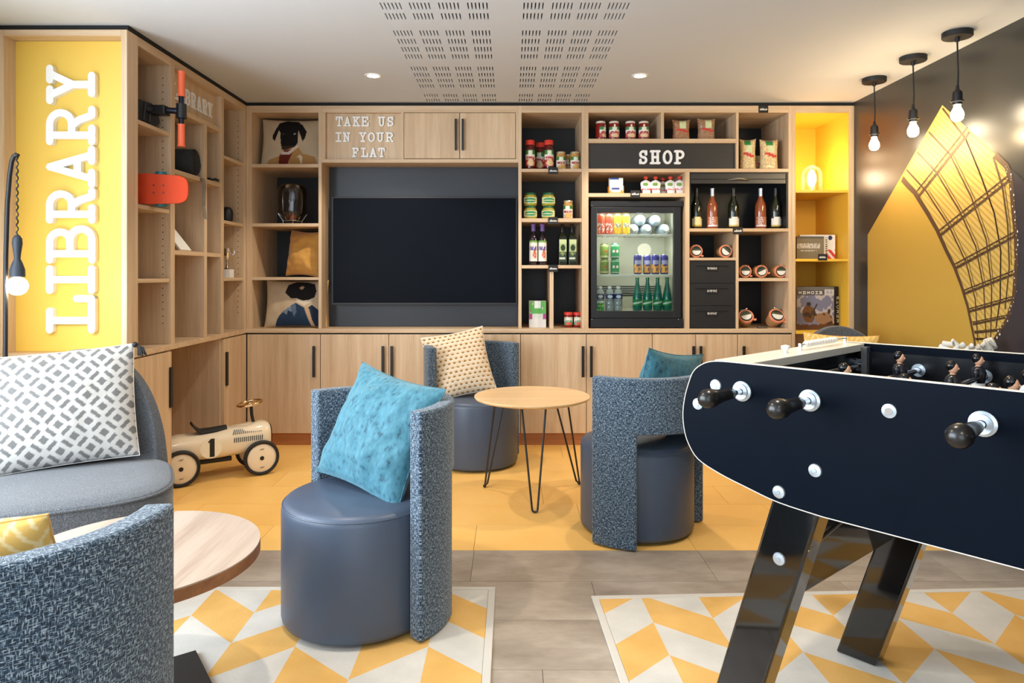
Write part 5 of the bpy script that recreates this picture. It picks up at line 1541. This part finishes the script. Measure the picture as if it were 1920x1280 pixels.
M['foil_print'] = printed('printed_film', .25, 0, .6); M['bag_edge'] = plain('bag_edge', S(196, 172, 140), .3)
bag('lentil_bag', 'clear bag of brown lentils, left of the pair on the top shelf', 1277, Z4, .135, .158, .07, S(160, 116, 84), 1, 'lentil bags'); bag('lentil_bag', 'clear bag of brown lentils, right of the pair on the top shelf', 1324, Z4, .138, .166, .07, S(156, 120, 92), 4, 'lentil bags', rz=.1)
bag('pasta_bag', 'bag of pale pasta with green top, left of the pair', 1402, Z1, .118, .232, .075, S(216, 190, 140), 2, 'pasta bags', .09, True, -.15); bag('pasta_bag', 'bag of pale pasta with green top, right of the pair', 1441, Z1, .138, .228, .08, S(214, 188, 140), 6, 'pasta bags', .09, True, .05)
bag('pasta_bag', 'bag of pasta standing at the back between the two others', 1423, Z1, .10, .15, .06, S(190, 160, 120), 9, 'pasta bags', .30)
# pouches
Z5 = fz(362)
t = thing('biscuit_box', 'orange and white snack box with blue top on the pouch shelf', 'box', (px_at(1154), YB + .10, Z5))
M['tray_orange'] = plain('tray_orange', S(240, 148, 44), .5)
MB().box(-.056, .056, -.035, .035, 0, .062).build('display_tray', 'tray_orange', t, bevel=.001)
MB().box(-.05, .05, -.028, .028, .002, .122).build('inner_pack', 'white', t, bevel=.002)
o = flat_print(.099, .12, lambda u, v: S(48, 92, 170) if v > .88 and u < .7 else S(52, 70, 138) if .27 < v < .40 and .15 < u < .75 else S(244, 152, 44) if v < .45 - .5 * abs(u - .5) * (1 if abs(u - .5) > .3 else 0) and abs(u - .45) > .36 else S(240, 150, 46) if v < .12 else S(238, 238, 234)).build('front_print', 'print', t); o.location = (0, -.0358, .001)


def pouch(label, px, off_y, src=None):
    t = thing('fruit_pouch', label, 'pouch', (px_at(px, off_y), YB + off_y, Z5), group='white fruit pouches with red caps')
    m = MB(); m.col = []; n = 18
    def f(u, v): return S(128, 168, 84) if math.hypot((u - .45) / .26, (v - .70) / .12) < 1 else S(206, 88, 84) if .28 < v < .42 and noise.noise(Vector((u * 9, v * 9, px))) > -.05 else S(110, 60, 80) if v < .28 and u < .12 else S(236, 236, 236)
    for s in (-1, 1):
        for i in range(n + 1):
            for j in range(n + 1):
                u, v = i / n, j / n; a = 2 * u - 1
                wv = .036 * (1 + .12 * math.exp(-((v - .72) / .16) ** 2)) * (1 if v < .8 else max(.25, 1 - ((v - .8) / .2) ** 2 * .75))
                m.v.append((a * wv, s * .018 * max(0, 1 - a * a) ** .5 * (1 - .6 * v), v * .108)); m.col.append(f(u, v))
    k = (n + 1) ** 2; V = lambda s, i, j: s * k + i * (n + 1) + j
    for i in range(n):
        for j in range(n): m.face([V(0, i, j), V(0, i + 1, j), V(0, i + 1, j + 1), V(0, i, j + 1)]); m.face([V(1, i, j), V(1, i, j + 1), V(1, i + 1, j + 1), V(1, i + 1, j)])
    m.build('pouch_body', 'foil_print', t, smooth=True)
    MB().lathe([(0, .105), (.006, .105), (.006, .115), (.0165, .117), (.0165, .131), (.013, .135), (0, .135)], 16).build('screw_cap', 'red_cap', t, smooth=True, angle=40)


for px, oy, lb in ((1211, .09, 'white fruit pouch with red cap, first from the left'), (1229, .09, 'white fruit pouch with red cap, second from the left'), (1243, .17, 'white fruit pouch with red cap, standing behind in the middle'), (1257, .09, 'white fruit pouch with red cap, second from the right'), (1274, .09, 'white fruit pouch with red cap, rightmost by the divider')): pouch(lb, px, oy)

# wines
Z6 = fz(428)
wp = [(0, 0), (.036, 0), (.0405, .006), (.0405, .165), (.036, .190), (.022, .225), (.0145, .25), (.0138, .298), (.0155, .300), (.0155, .306), (0, .308)]
def wine(label, px, body, foil, fn, oy=.12):
    t = thing('wine_bottle', label, 'bottle', (px_at(px, oy), YB + oy, Z6), group='wine bottles')
    MB().lathe(wp, 32).build('body', body, t, smooth=True, angle=60)
    MB().lathe([(.0150, .245), (.0145, .298), (.0162, .300), (.0162, .3075), (0, .310)], 24, caps=False).build('foil', foil, t, smooth=True)
    patch(.0411, .02, .092, R(66), fn).build('label', 'print', t, smooth=True)
whl = lambda u, v: S(60, 54, 40) if v > .86 and abs(u - .5) > .28 else S(196, 176, 90) if v < .14 else S(236, 232, 222)
yel = lambda u, v: S(60, 54, 40) if v > .86 and abs(u - .5) > .28 else S(190, 166, 60) if v < .14 else S(232, 218, 166)
pnk = lambda u, v: S(222, 216, 226) if v < .14 else S(150, 84, 56) if noise.noise(Vector((u * 11, v * 9, 3))) > .12 else S(216, 196, 190) if abs(u - .35) < .16 else S(206, 138, 104)
wine('green wine bottle with pale yellow label, leftmost in the cupboard', 1305.5, 'green_wine', 'foil_dark', yel); wine('rose wine bottle with silver foil, second from the left', 1335.5, 'rose', 'foil_silver', pnk); wine('green wine bottle with white label in the middle of the cupboard', 1375, 'green_wine', 'foil_dark', whl)
wine('rose wine bottle with silver foil, second from the right', 1426, 'rose', 'foil_silver', pnk); wine('green wine bottle with white label, rightmost in the cupboard', 1454, 'green_wine', 'foil_dark', whl)


# clip-top jars lying on their side, lid to the front
def clip_jar(label, px, z0, r, ln, oy, tilt=0.0, roll=0.0):
    t = thing('clip_jar', label, 'jar', (px_at(px, oy), YB + oy, z0 + r * 1.14), group='clip-top terrine jars with orange seals')
    t.rotation_euler = (R(-tilt), R(roll), 0)
    MB().lathe([(0, .012), (r * .92, .012), (r * .98, .018), (r * .98, ln * .8), (r * .86, ln * .95), (0, ln)], 30, axis='y').build('glass_body', 'terrine', t, smooth=True, angle=50)
    MB().lathe([(r * .84, -.004), (r * 1.0, -.006), (r * 1.10, .0), (r * 1.10, .008), (r * .98, .012)], 36, axis='y', caps=False).build('rubber_seal', 'rubber_seal', t, smooth=True, angle=50)
    MB().lathe([(0, -.009), (r * .78, -.009), (r * .86, -.004), (r * .86, .002)], 32, axis='y', caps=False).build('lid', 'lid_glass', t, smooth=True, angle=50)
    P = [(r * .74 * math.cos(R(a)), r * .74 * math.sin(R(a))) for a in range(-180, 1, 12)]
    MB().prism([(x, z + r * .10) for x, z in P], lambda p: (p[0], -.0094, p[1]), lambda p: (p[0], -.0104, p[1])).build('lid_sticker', 'white_sticker', t)
    MB().prism([(x, z + r * .10) for x, z in ((-r * .72, r * .02), (r * .72, r * .02), (r * .64, r * .3), (-r * .64, r * .3))], lambda p: (p[0], -.0094, p[1]), lambda p: (p[0], -.0102, p[1])).build('sticker_band', 'sticker_green', t)
    MB().box(r * .80, r * 1.22, -.004, .006, -r * .95, -r * .66).build('pull_tab', 'rubber_seal', t, bevel=.003)
    MB().tube([(-r * .5, -.002, r * 1.1), (-r * .5, -.016, r * 1.02), (0, -.018, r * .86), (r * .5, -.016, r * 1.02), (r * .5, -.002, r * 1.1)], .0015, 6).build('wire_clip', 'steel', t, smooth=True)


M['white_sticker'] = plain('white_sticker', S(226, 224, 216), .5); M['sticker_green'] = plain('sticker_green', S(62, 74, 50), .5)
Z7, Z8 = fz(483), fz(521)
clip_jar('clip-top jar lying at the left above the black drawers', 1305.5, Z7, .044, .11, .06); clip_jar('clip-top jar lying at the right above the black drawers', 1360.5, Z7, .044, .12, .06, 0, 40)
clip_jar('clip-top jar lying leftmost on the middle right shelf', 1397.5, Z8, .043, .12, .06); clip_jar('clip-top jar lying second on the middle right shelf', 1428, Z8, .043, .12, .06, 0, -25); clip_jar('clip-top jar lying rightmost on the middle right shelf', 1464, Z8, .043, .12, .06)
clip_jar('wide clip-top jar tilted back at the left on the counter shelf', 1399, CT + .028, .052, .10, .08, 32, -12); clip_jar('wide clip-top jar tilted back at the right on the counter shelf', 1457, CT + .028, .055, .11, .08, 32, 8)

# price tags
def price_tag(label, px, py, w_=18, h_=13, flat=False, oy=-.003):
    t = thing('price_tag', label, 'price tag', (fx(px), YB + oy, fz(py + h_ / 2)), group='small black chalk price tags')
    a, b = w_ / 255, h_ / 255
    MB().box(-a / 2, a / 2, -.002, .001, 0, b).build('card', 'black_soft', t, bevel=.0005)
    m = MB(); rr = random.Random(px); x = -a * .36
    while x < a * .34:
        m.stroke([(x, b * .35), (x + .002, b * rr.uniform(.5, .7)), (x + .005, b * .38)], .0022, lambda p: (p[0], -.0021, p[1]), lambda p: (p[0], -.0026, p[1]), 3); x += .0068
    m.build('chalk_writing', 'white', t)
    if flat: t.rotation_euler = (R(-86), 0, 0)


for px, py, lb in ((1431, 205, 'black price tag on the top rail above the pasta bags'), (1037, 320, 'black price tag below the juice bottles'), (1037, 413.5, 'black price tag below the green jar stacks'), (1037, 503, 'black price tag above the rice carton'), (1191, 363.5, 'black price tag between biscuit box and pouches'), (1383, 432.5, 'black price tag under the wine bottles')): price_tag(lb, px, py)
price_tag('black price tag on the yellow shelf edge', 1542, 482, 17, 12); price_tag('black price tag lying flat before the wide jars', 1433, 600, 18, 9, True, .03)
bpy.data.objects[[o.name for o in C.objects if o.get('label') == 'black price tag lying flat before the wide jars'][0]].location.z = CT + .003


# ------------------------------------------------------------------ board games in the yellow column
def game(label, px0, px1, py0, z0, oy, th, fn, side, rz=0.0, title=None):
    Yg = YB + oy; x0, x1 = (px0 - VX) * Yg / F, (px1 - VX) * Yg / F; h_ = (EYE - (py0 - VY) * Yg / F) - z0
    t = thing('board_game', label, 'board game', ((x0 + x1) / 2, Yg, z0), rz)
    w_ = x1 - x0
    MB().box(-w_ / 2, w_ / 2, 0, th, 0, h_).build('box', side, t, bevel=.001)
    o = flat_print(w_ - .002, h_ - .002, fn, 60, 50).build('front_print', 'print', t); o.location = (0, -.0006, .001)
    return t, w_, h_


def soldier(u, v):
    if v > .80: return S(196, 190, 186) if u > .74 and v < .96 else S(112, 106, 100) if v > .93 else S(86, 78, 70)
    n_ = noise.noise(Vector((u * 4, v * 4, 1))) + .5 * noise.noise(Vector((u * 10, v * 10, 2)))
    c = S(120, 120, 140) if n_ < .1 else S(182, 172, 170)
    if math.hypot((u - .32) / .06, (v - .60) / .06) < 1: c = S(60, 44, 34)
    if math.hypot((u - .32) / .17, (v - .36) / .22) < 1 + .3 * n_: c = S(112, 74, 40)
    if abs((u - .40) - (v - .35) * .55) < .02 and .35 < v < .62: c = S(52, 38, 30)
    if math.hypot((u - .72) / .22, (v - .22) / .16) < 1 + .5 * n_: c = S(150, 112, 80)
    if v < .14 + .05 * n_: c = S(96, 60, 36)
    if n_ > .45 and v < .5: c = S(70, 48, 34)
    return c


def sepia(u, v):
    if .46 < v < .70 and u < .86: return S(206, 198, 184) if noise.noise(Vector((u * 30, v * 10, 2))) < .1 else S(150, 138, 122)
    if v > .9: return S(96, 90, 82)
    if .34 < v < .40 and .1 < u < .8 and noise.noise(Vector((u * 40, v * 10, 5))) > 0: return S(222, 214, 200)
    k = 1 + .12 * math.sin(u * 90); c = S(128, 116, 92); return (c[0] * k, c[1] * k, c[2] * k, 1)


M['box_grey'] = plain('box_side_grey', S(150, 148, 160), .5); M['box_brown'] = plain('box_side_brown', S(96, 88, 78), .5); M['box_black'] = plain('box_side_black', S(30, 26, 24), .45)
game('grey-brown board game box on the middle yellow shelf', 1494, 1545, 443, fz(485), .09, .05, sepia, 'box_brown')
t_, w_, h_ = game('white and red board game box behind the grey-brown one', 1500, 1566, 440, fz(485), .145, .05, lambda u, v: S(30, 48, 96) if math.hypot((u - .86) / .06, (v - .88) / .09) < 1 else S(206, 60, 60) if u > .74 and v < .4 and (u * 5 + v * 3) % 1 < .55 else S(52, 48, 46) if .72 < u < .78 and .2 < v < .9 and int(v * 22) % 2 else S(232, 230, 226), 'white')
t1, w1, h1 = game('board game box with brown soldiers and stormy sky, lowest yellow shelf', 1494, 1564, 538, fz(620), .09, .06, soldier, 'box_grey')
for k, ch in enumerate('MEMOIR'): letter(ch, t1.location.x - w1 / 2 + .012 + k * .031, t1.location.x - w1 / 2 + .037 + k * .031, t1.location.z + h1 * .835, t1.location.z + h1 * .905, .0045, lambda p: (p[0], t1.location.y - .0008, p[1]), lambda p: (p[0], t1.location.y - .0014, p[1]), 'white_sticker', t1, 'title_letter')
for k, ch in enumerate('44'): letter(ch, t1.location.x - w1 / 2 + .218 + k * .026, t1.location.x - w1 / 2 + .240 + k * .026, t1.location.z + h1 * .835, t1.location.z + h1 * .93, .0045, lambda p: (p[0], t1.location.y - .0008, p[1]), lambda p: (p[0], t1.location.y - .0014, p[1]), 'box_grey', t1, 'title_letter')
t2, w2, h2 = game('black board game box standing behind the soldier box', 1500, 1576, 537, fz(620), .155, .05, lambda u, v: S(34, 28, 26) if u < .985 else S(60, 52, 44), 'box_black')
for k, ch in enumerate('MEMOIR'):
    zc = t2.location.z + .05 + k * .035; xx = t2.location.x + w2 / 2
    letter(ch, zc, zc + .026, xx - .008, xx - .030, .0035, lambda p: (p[1], t2.location.y - .0008, p[0]), lambda p: (p[1], t2.location.y - .0014, p[0]), 'white_sticker', t2, 'title_letter')

# ------------------------------------------------------------------ drinks fridge
t = thing('drinks_fridge', 'black glass-door drinks fridge lit inside, under the SHOP panel', 'fridge', (fx(1193), YB + .3, CT))
def B2(x0, x1, y0, y1, d0, d1): Yk = YB + .04; return ((x0 - VX) * Yk / F, (x1 - VX) * Yk / F, YB + d0, YB + d1, EYE - (y1 - VY) * Yk / F, EYE - (y0 - VY) * Yk / F)
q = B2(1107, 1280, 377, 614, 0, 0); X0, X1, ZB, ZT = q[0], q[1], CT + .006, q[5]
solid('cabinet', 'fridge', (X0 + .004, X0 + .03, YB + .075, YB + .53, ZB + .02, ZT - .02), (X1 - .03, X1 - .004, YB + .075, YB + .53, ZB + .02, ZT - .02), (X0 + .03, X1 - .03, YB + .51, YB + .53, ZB + .02, ZT - .02), (X0 + .03, X1 - .03, YB + .075, YB + .51, ZB + .02, ZB + .115), (X0 + .03, X1 - .03, YB + .075, YB + .51, ZT - .05, ZT - .02), parent=t)
solid('liner', 'fridge_in', (X0 + .0302, X0 + .034, YB + .08, YB + .505, ZB + .116, ZT - .051), (X1 - .034, X1 - .0302, YB + .08, YB + .505, ZB + .116, ZT - .051), (X0 + .034, X1 - .034, YB + .50, YB + .505, ZB + .116, ZT - .051), (X0 + .034, X1 - .034, YB + .08, YB + .5, ZB + .1155, ZB + .12), parent=t, bevel=0)
q = B2(1107, 1280, 377, 387, .03, .10); solid('top_trim', 'fridge', (q[0], q[1], YB + .03, YB + .074, q[4], q[5]), parent=t)
q = B2(1107, 1280, 597, 614, .03, .10); solid('base_panel', 'fridge', (q[0], q[1], YB + .03, YB + .074, ZB, q[5]), parent=t)
o_ = B2(1119, 1263, 399, 583, 0, 0); d_ = B2(1108, 1276, 388, 596, 0, 0)
dr = solid('door_frame', 'fridge', (d_[0], o_[0], YB + .035, YB + .07, d_[4], d_[5]), (o_[1], d_[1], YB + .035, YB + .07, d_[4], d_[5]), (o_[0], o_[1], YB + .035, YB + .07, o_[5], d_[5]), (o_[0], o_[1], YB + .035, YB + .07, d_[4], o_[4]), parent=t)
solid('glass_pane', 'pane', (o_[0], o_[1], YB + .048, YB + .054, o_[4], o_[5]), parent=dr, bevel=0)
for px, py in ((1110, 385.5), (1110, 598.5), (1272, 598.5)):
    v = at(px, py, YB + .03); MB().lathe([(0, -.004), (.0035, -.003), (.004, .002)], 10, (v.x, YB + .03, v.z), 'y', caps=False).build('screw', 'steel', t, smooth=True, world=True)
for x in (X0 + .03, X1 - .03): MB().lathe([(0, CT), (.014, CT), (.014, ZB), (0, ZB)], 14, (x, YB + .09, 0)).build('foot', 'rubber', t, world=True)
SH = [ZB + .12, EYE - (514 - VY) / 250, EYE - (439 - VY) / 250]
for z0 in SH[1:]:
    sh = solid('shelf', 'white_shelf', (X0 + .036, X1 - .036, YB + .10, YB + .112, z0 - .018, z0), parent=t)
    m = MB()
    for k in range(14):
        x = X0 + .05 + (X1 - X0 - .10) * k / 13; m.box(x - .002, x + .002, YB + .112, YB + .48, z0 - .006, z0)
    m.build('shelf_wires', 'white_shelf', sh, world=True)
solid('light_strip', 'led', (X0 + .06, X1 - .06, YB + .085, YB + .098, ZT - .058, ZT - .0515), parent=t)
m = MB()
for k in range(5): m.box(X0 + .06, X1 - .06, YB + .494, YB + .4985, SH[0] + .10 + k * .018, SH[0] + .108 + k * .018)
m.build('rear_grille', 'black', t, world=True)
al = bpy.data.lights.new('fridge_light', 'AREA'); al.shape = 'RECTANGLE'; al.size = .5; al.size_y = .02; al.energy = 2.6; al.color = (.95, 1, .92)
ao = bpy.data.objects.new('fridge_light', al); C.objects.link(ao); ao.parent = t; ao.matrix_parent_inverse = t.matrix_basis.inverted(); ao.location = ((X0 + X1) / 2, YB + .11, ZT - .062); ao.rotation_euler = (R(-28) * -1, 0, 0)
al = al.copy(); al.energy = 1.6; ao = bpy.data.objects.new('fridge_light', al); C.objects.link(ao); ao.parent = t; ao.matrix_parent_inverse = t.matrix_basis.inverted(); ao.location = ((X0 + X1) / 2, YB + .112, SH[2] - .024); ao.rotation_euler = (R(28), 0, 0)


def fpx(px, off): return (px - VX) * (YB + off) / F


def can(label, px, z0, h_, r, mat, off, fn, group):
    o = thing('drink_can', label, 'can', (fpx(px, off), YB + off, z0), group=group)
    MB().lathe([(0, 0), (r * .8, 0), (r, .008), (r, h_ - .012), (r * .82, h_ - .002), (0, h_ - .003)], 26).build('body', mat, o, smooth=True, angle=50)
    MB().lathe([(r * .78, h_ - .003), (r * .84, h_), (r * .8, h_ + .002), (r * .74, h_ - .002)], 22, caps=False).build('rim', 'alu', o, smooth=True)
    patch(r + .0004, h_ * .08, h_ * .90, R(70), fn).build('print', 'print', o, smooth=True)
    return o


rd = lambda u, v: S(232, 92, 60) if noise.noise(Vector((u * 5, v * 7, 3))) > -.1 or v > .6 else S(238, 226, 214)
yw = lambda u, v: S(244, 190, 52) if not (.32 < v < .62 and abs(u - .5) < .36) else (S(60, 66, 92) if noise.noise(Vector((u * 9, v * 14, 6))) > .05 else S(238, 226, 190))
can('orange-red soda can at the far left of the fridge top shelf', 1127, SH[2], .15, .030, 'can_red', .15, rd, 'slim soda cans'); can('orange-red soda can beside the yellow cans', 1142, SH[2], .15, .030, 'can_red', .15, rd, 'slim soda cans')
can('yellow soda can beside the orange-red cans', 1157.5, SH[2], .15, .030, 'can_yellow', .15, yw, 'slim soda cans'); can('yellow soda can beside the lying water bottles', 1173.5, SH[2], .15, .030, 'can_yellow', .15, yw, 'slim soda cans')
gr = lambda u, v: S(196, 52, 44) if math.hypot((u - .5) / .08, (v - .5) / .09) < 1 else S(214, 220, 206) if .42 < v < .60 and abs(u - .5) < .3 else S(150, 160, 140) if v < .12 or v > .9 else S(36, 126, 68)
ol = lambda u, v: S(196, 52, 44) if math.hypot((u - .6) / .1, (v - .5) / .1) < 1 else S(190, 186, 140) if v < .14 or v > .9 else S(116, 140, 54)
for px, mt_, fn, a in ((1133, 'can_olive', ol, 'olive'), (1153, 'can_green', gr, 'bright green')):
    for k, lv in ((0, 'lower'), (1, 'upper')): can('%s beer can, %s one of its stack in the fridge' % (a, lv), px, SH[1] + k * .1172, .115, .033, mt_, .17 if a == 'bright green' else .19, fn, 'stacked beer cans')
pu = lambda u, v: S(226, 158, 60) if v < .48 + .1 * math.sin(u * 9) and noise.noise(Vector((u * 6, v * 6, 2))) > -.25 else S(166, 164, 196) if .5 < v < .8 and abs(u - .5) < .4 else S(62, 56, 130)
for px, off, lb in ((1195.5, .15, 'violet and orange soda can, first from the left of four'), (1213, .21, 'violet and orange soda can, set back as second of four'), (1229, .15, 'violet and orange soda can, third of four'), (1245.5, .15, 'violet and orange soda can, rightmost of four')): can(lb, px, SH[1], .146, .030, 'can_purple', off, pu, 'violet soda cans')


def lying(label, px, z0):
    o = thing('water_bottle', label, 'bottle', (fpx(px, .15), YB + .15, z0), group='water bottles lying cap forward')
    MB().lathe([(.012, 0), (.014, .012), (.030, .035), (.041, .06), (.042, .08), (.042, .24), (.038, .25), (0, .25)], 26, axis='y').build('body', 'water_blue', o, smooth=True, angle=60)
    MB().lathe([(0, -.014), (.0175, -.014), (.0185, -.008), (.0185, .006), (.012, .006)], 18, axis='y', caps=False).build('cap', 'white', o, smooth=True, angle=40)


zc = SH[2] + .043
for px, z0, lb in ((1190, zc, 'water bottle lying leftmost in the lower row'), (1215, zc, 'water bottle lying in the middle of the lower row'), (1249, zc, 'water bottle lying rightmost in the lower row'), (1203, zc + .072, 'water bottle lying on top, left'), (1232, zc + .070, 'water bottle lying on top, right')): lying(lb, px, z0)


def standing(name, label, px, off, prof, mat, cap, capmat, fn, lz, r, group):
    o = thing(name, label, 'bottle', (fpx(px, off), YB + off, SH[0]), group=group)
    MB().lathe(prof, 26).build('body', mat, o, smooth=True, angle=60); MB().lathe(cap, 18).build('cap', capmat, o, smooth=True, angle=40)
    patch(r, lz[0], lz[1], R(76), fn).build('label', 'print', o, smooth=True)


wpf = [(0, 0), (.028, 0), (.032, .006), (.032, .03), (.030, .035), (.032, .04), (.032, .065), (.030, .07), (.032, .075), (.032, .125), (.024, .15), (.013, .165), (.012, .17), (0, .17)]
M['water_clear'] = plain('water_plastic', S(152, 158, 156), .12, coat=.6)
for px, lb in ((1125, 'clear water bottle standing leftmost at the fridge bottom'), (1143, 'clear water bottle standing second at the fridge bottom'), (1159, 'clear water bottle standing third at the fridge bottom')):
    standing('still_water_bottle', lb, px, .15, wpf, 'water_clear', [(0, .168), (.0145, .168), (.0145, .182), (0, .183)], 'white', lambda u, v: S(226, 228, 236) if math.hypot((u - .5) / .22, (v - .45) / .35) < 1 else S(36, 46, 100), (.09, .125), .0326, 'clear water bottles')
ppf = [(0, 0), (.030, 0), (.034, .006), (.036, .03), (.036, .085), (.031, .125), (.022, .17), (.0135, .21), (.0125, .235), (0, .235)]
for px, lb in ((1195, 'green sparkling water bottle, first from the left of four'), (1214, 'green sparkling water bottle, second of four'), (1233, 'green sparkling water bottle, third of four'), (1251, 'green sparkling water bottle, rightmost of four')):
    standing('sparkling_bottle', lb, px, .15, ppf, 'pet_green', [(0, .233), (.0145, .233), (.0145, .249), (0, .25)], 'can_green', lambda u, v: S(206, 222, 200) if abs(v - .3 - .4 * u) < .14 else S(22, 128, 66), (.036, .085), .0366, 'green sparkling water bottles')
t = thing('small_carton', 'small green and white carton at the left of the fridge bottom', 'carton', (fpx(1125, .10), YB + .105, SH[0]))
MB().box(-.028, .028, -.008, .008, 0, .075).build('card', 'white', t, bevel=.001); o = flat_print(.055, .074, lambda u, v: S(222, 238, 216) if v > .75 else S(60, 160, 70) if noise.noise(Vector((u * 5, v * 5, 1))) > -.2 else S(190, 220, 120), 16, 16).build('front_print', 'print', t); o.location = (0, -.0086, .0005)
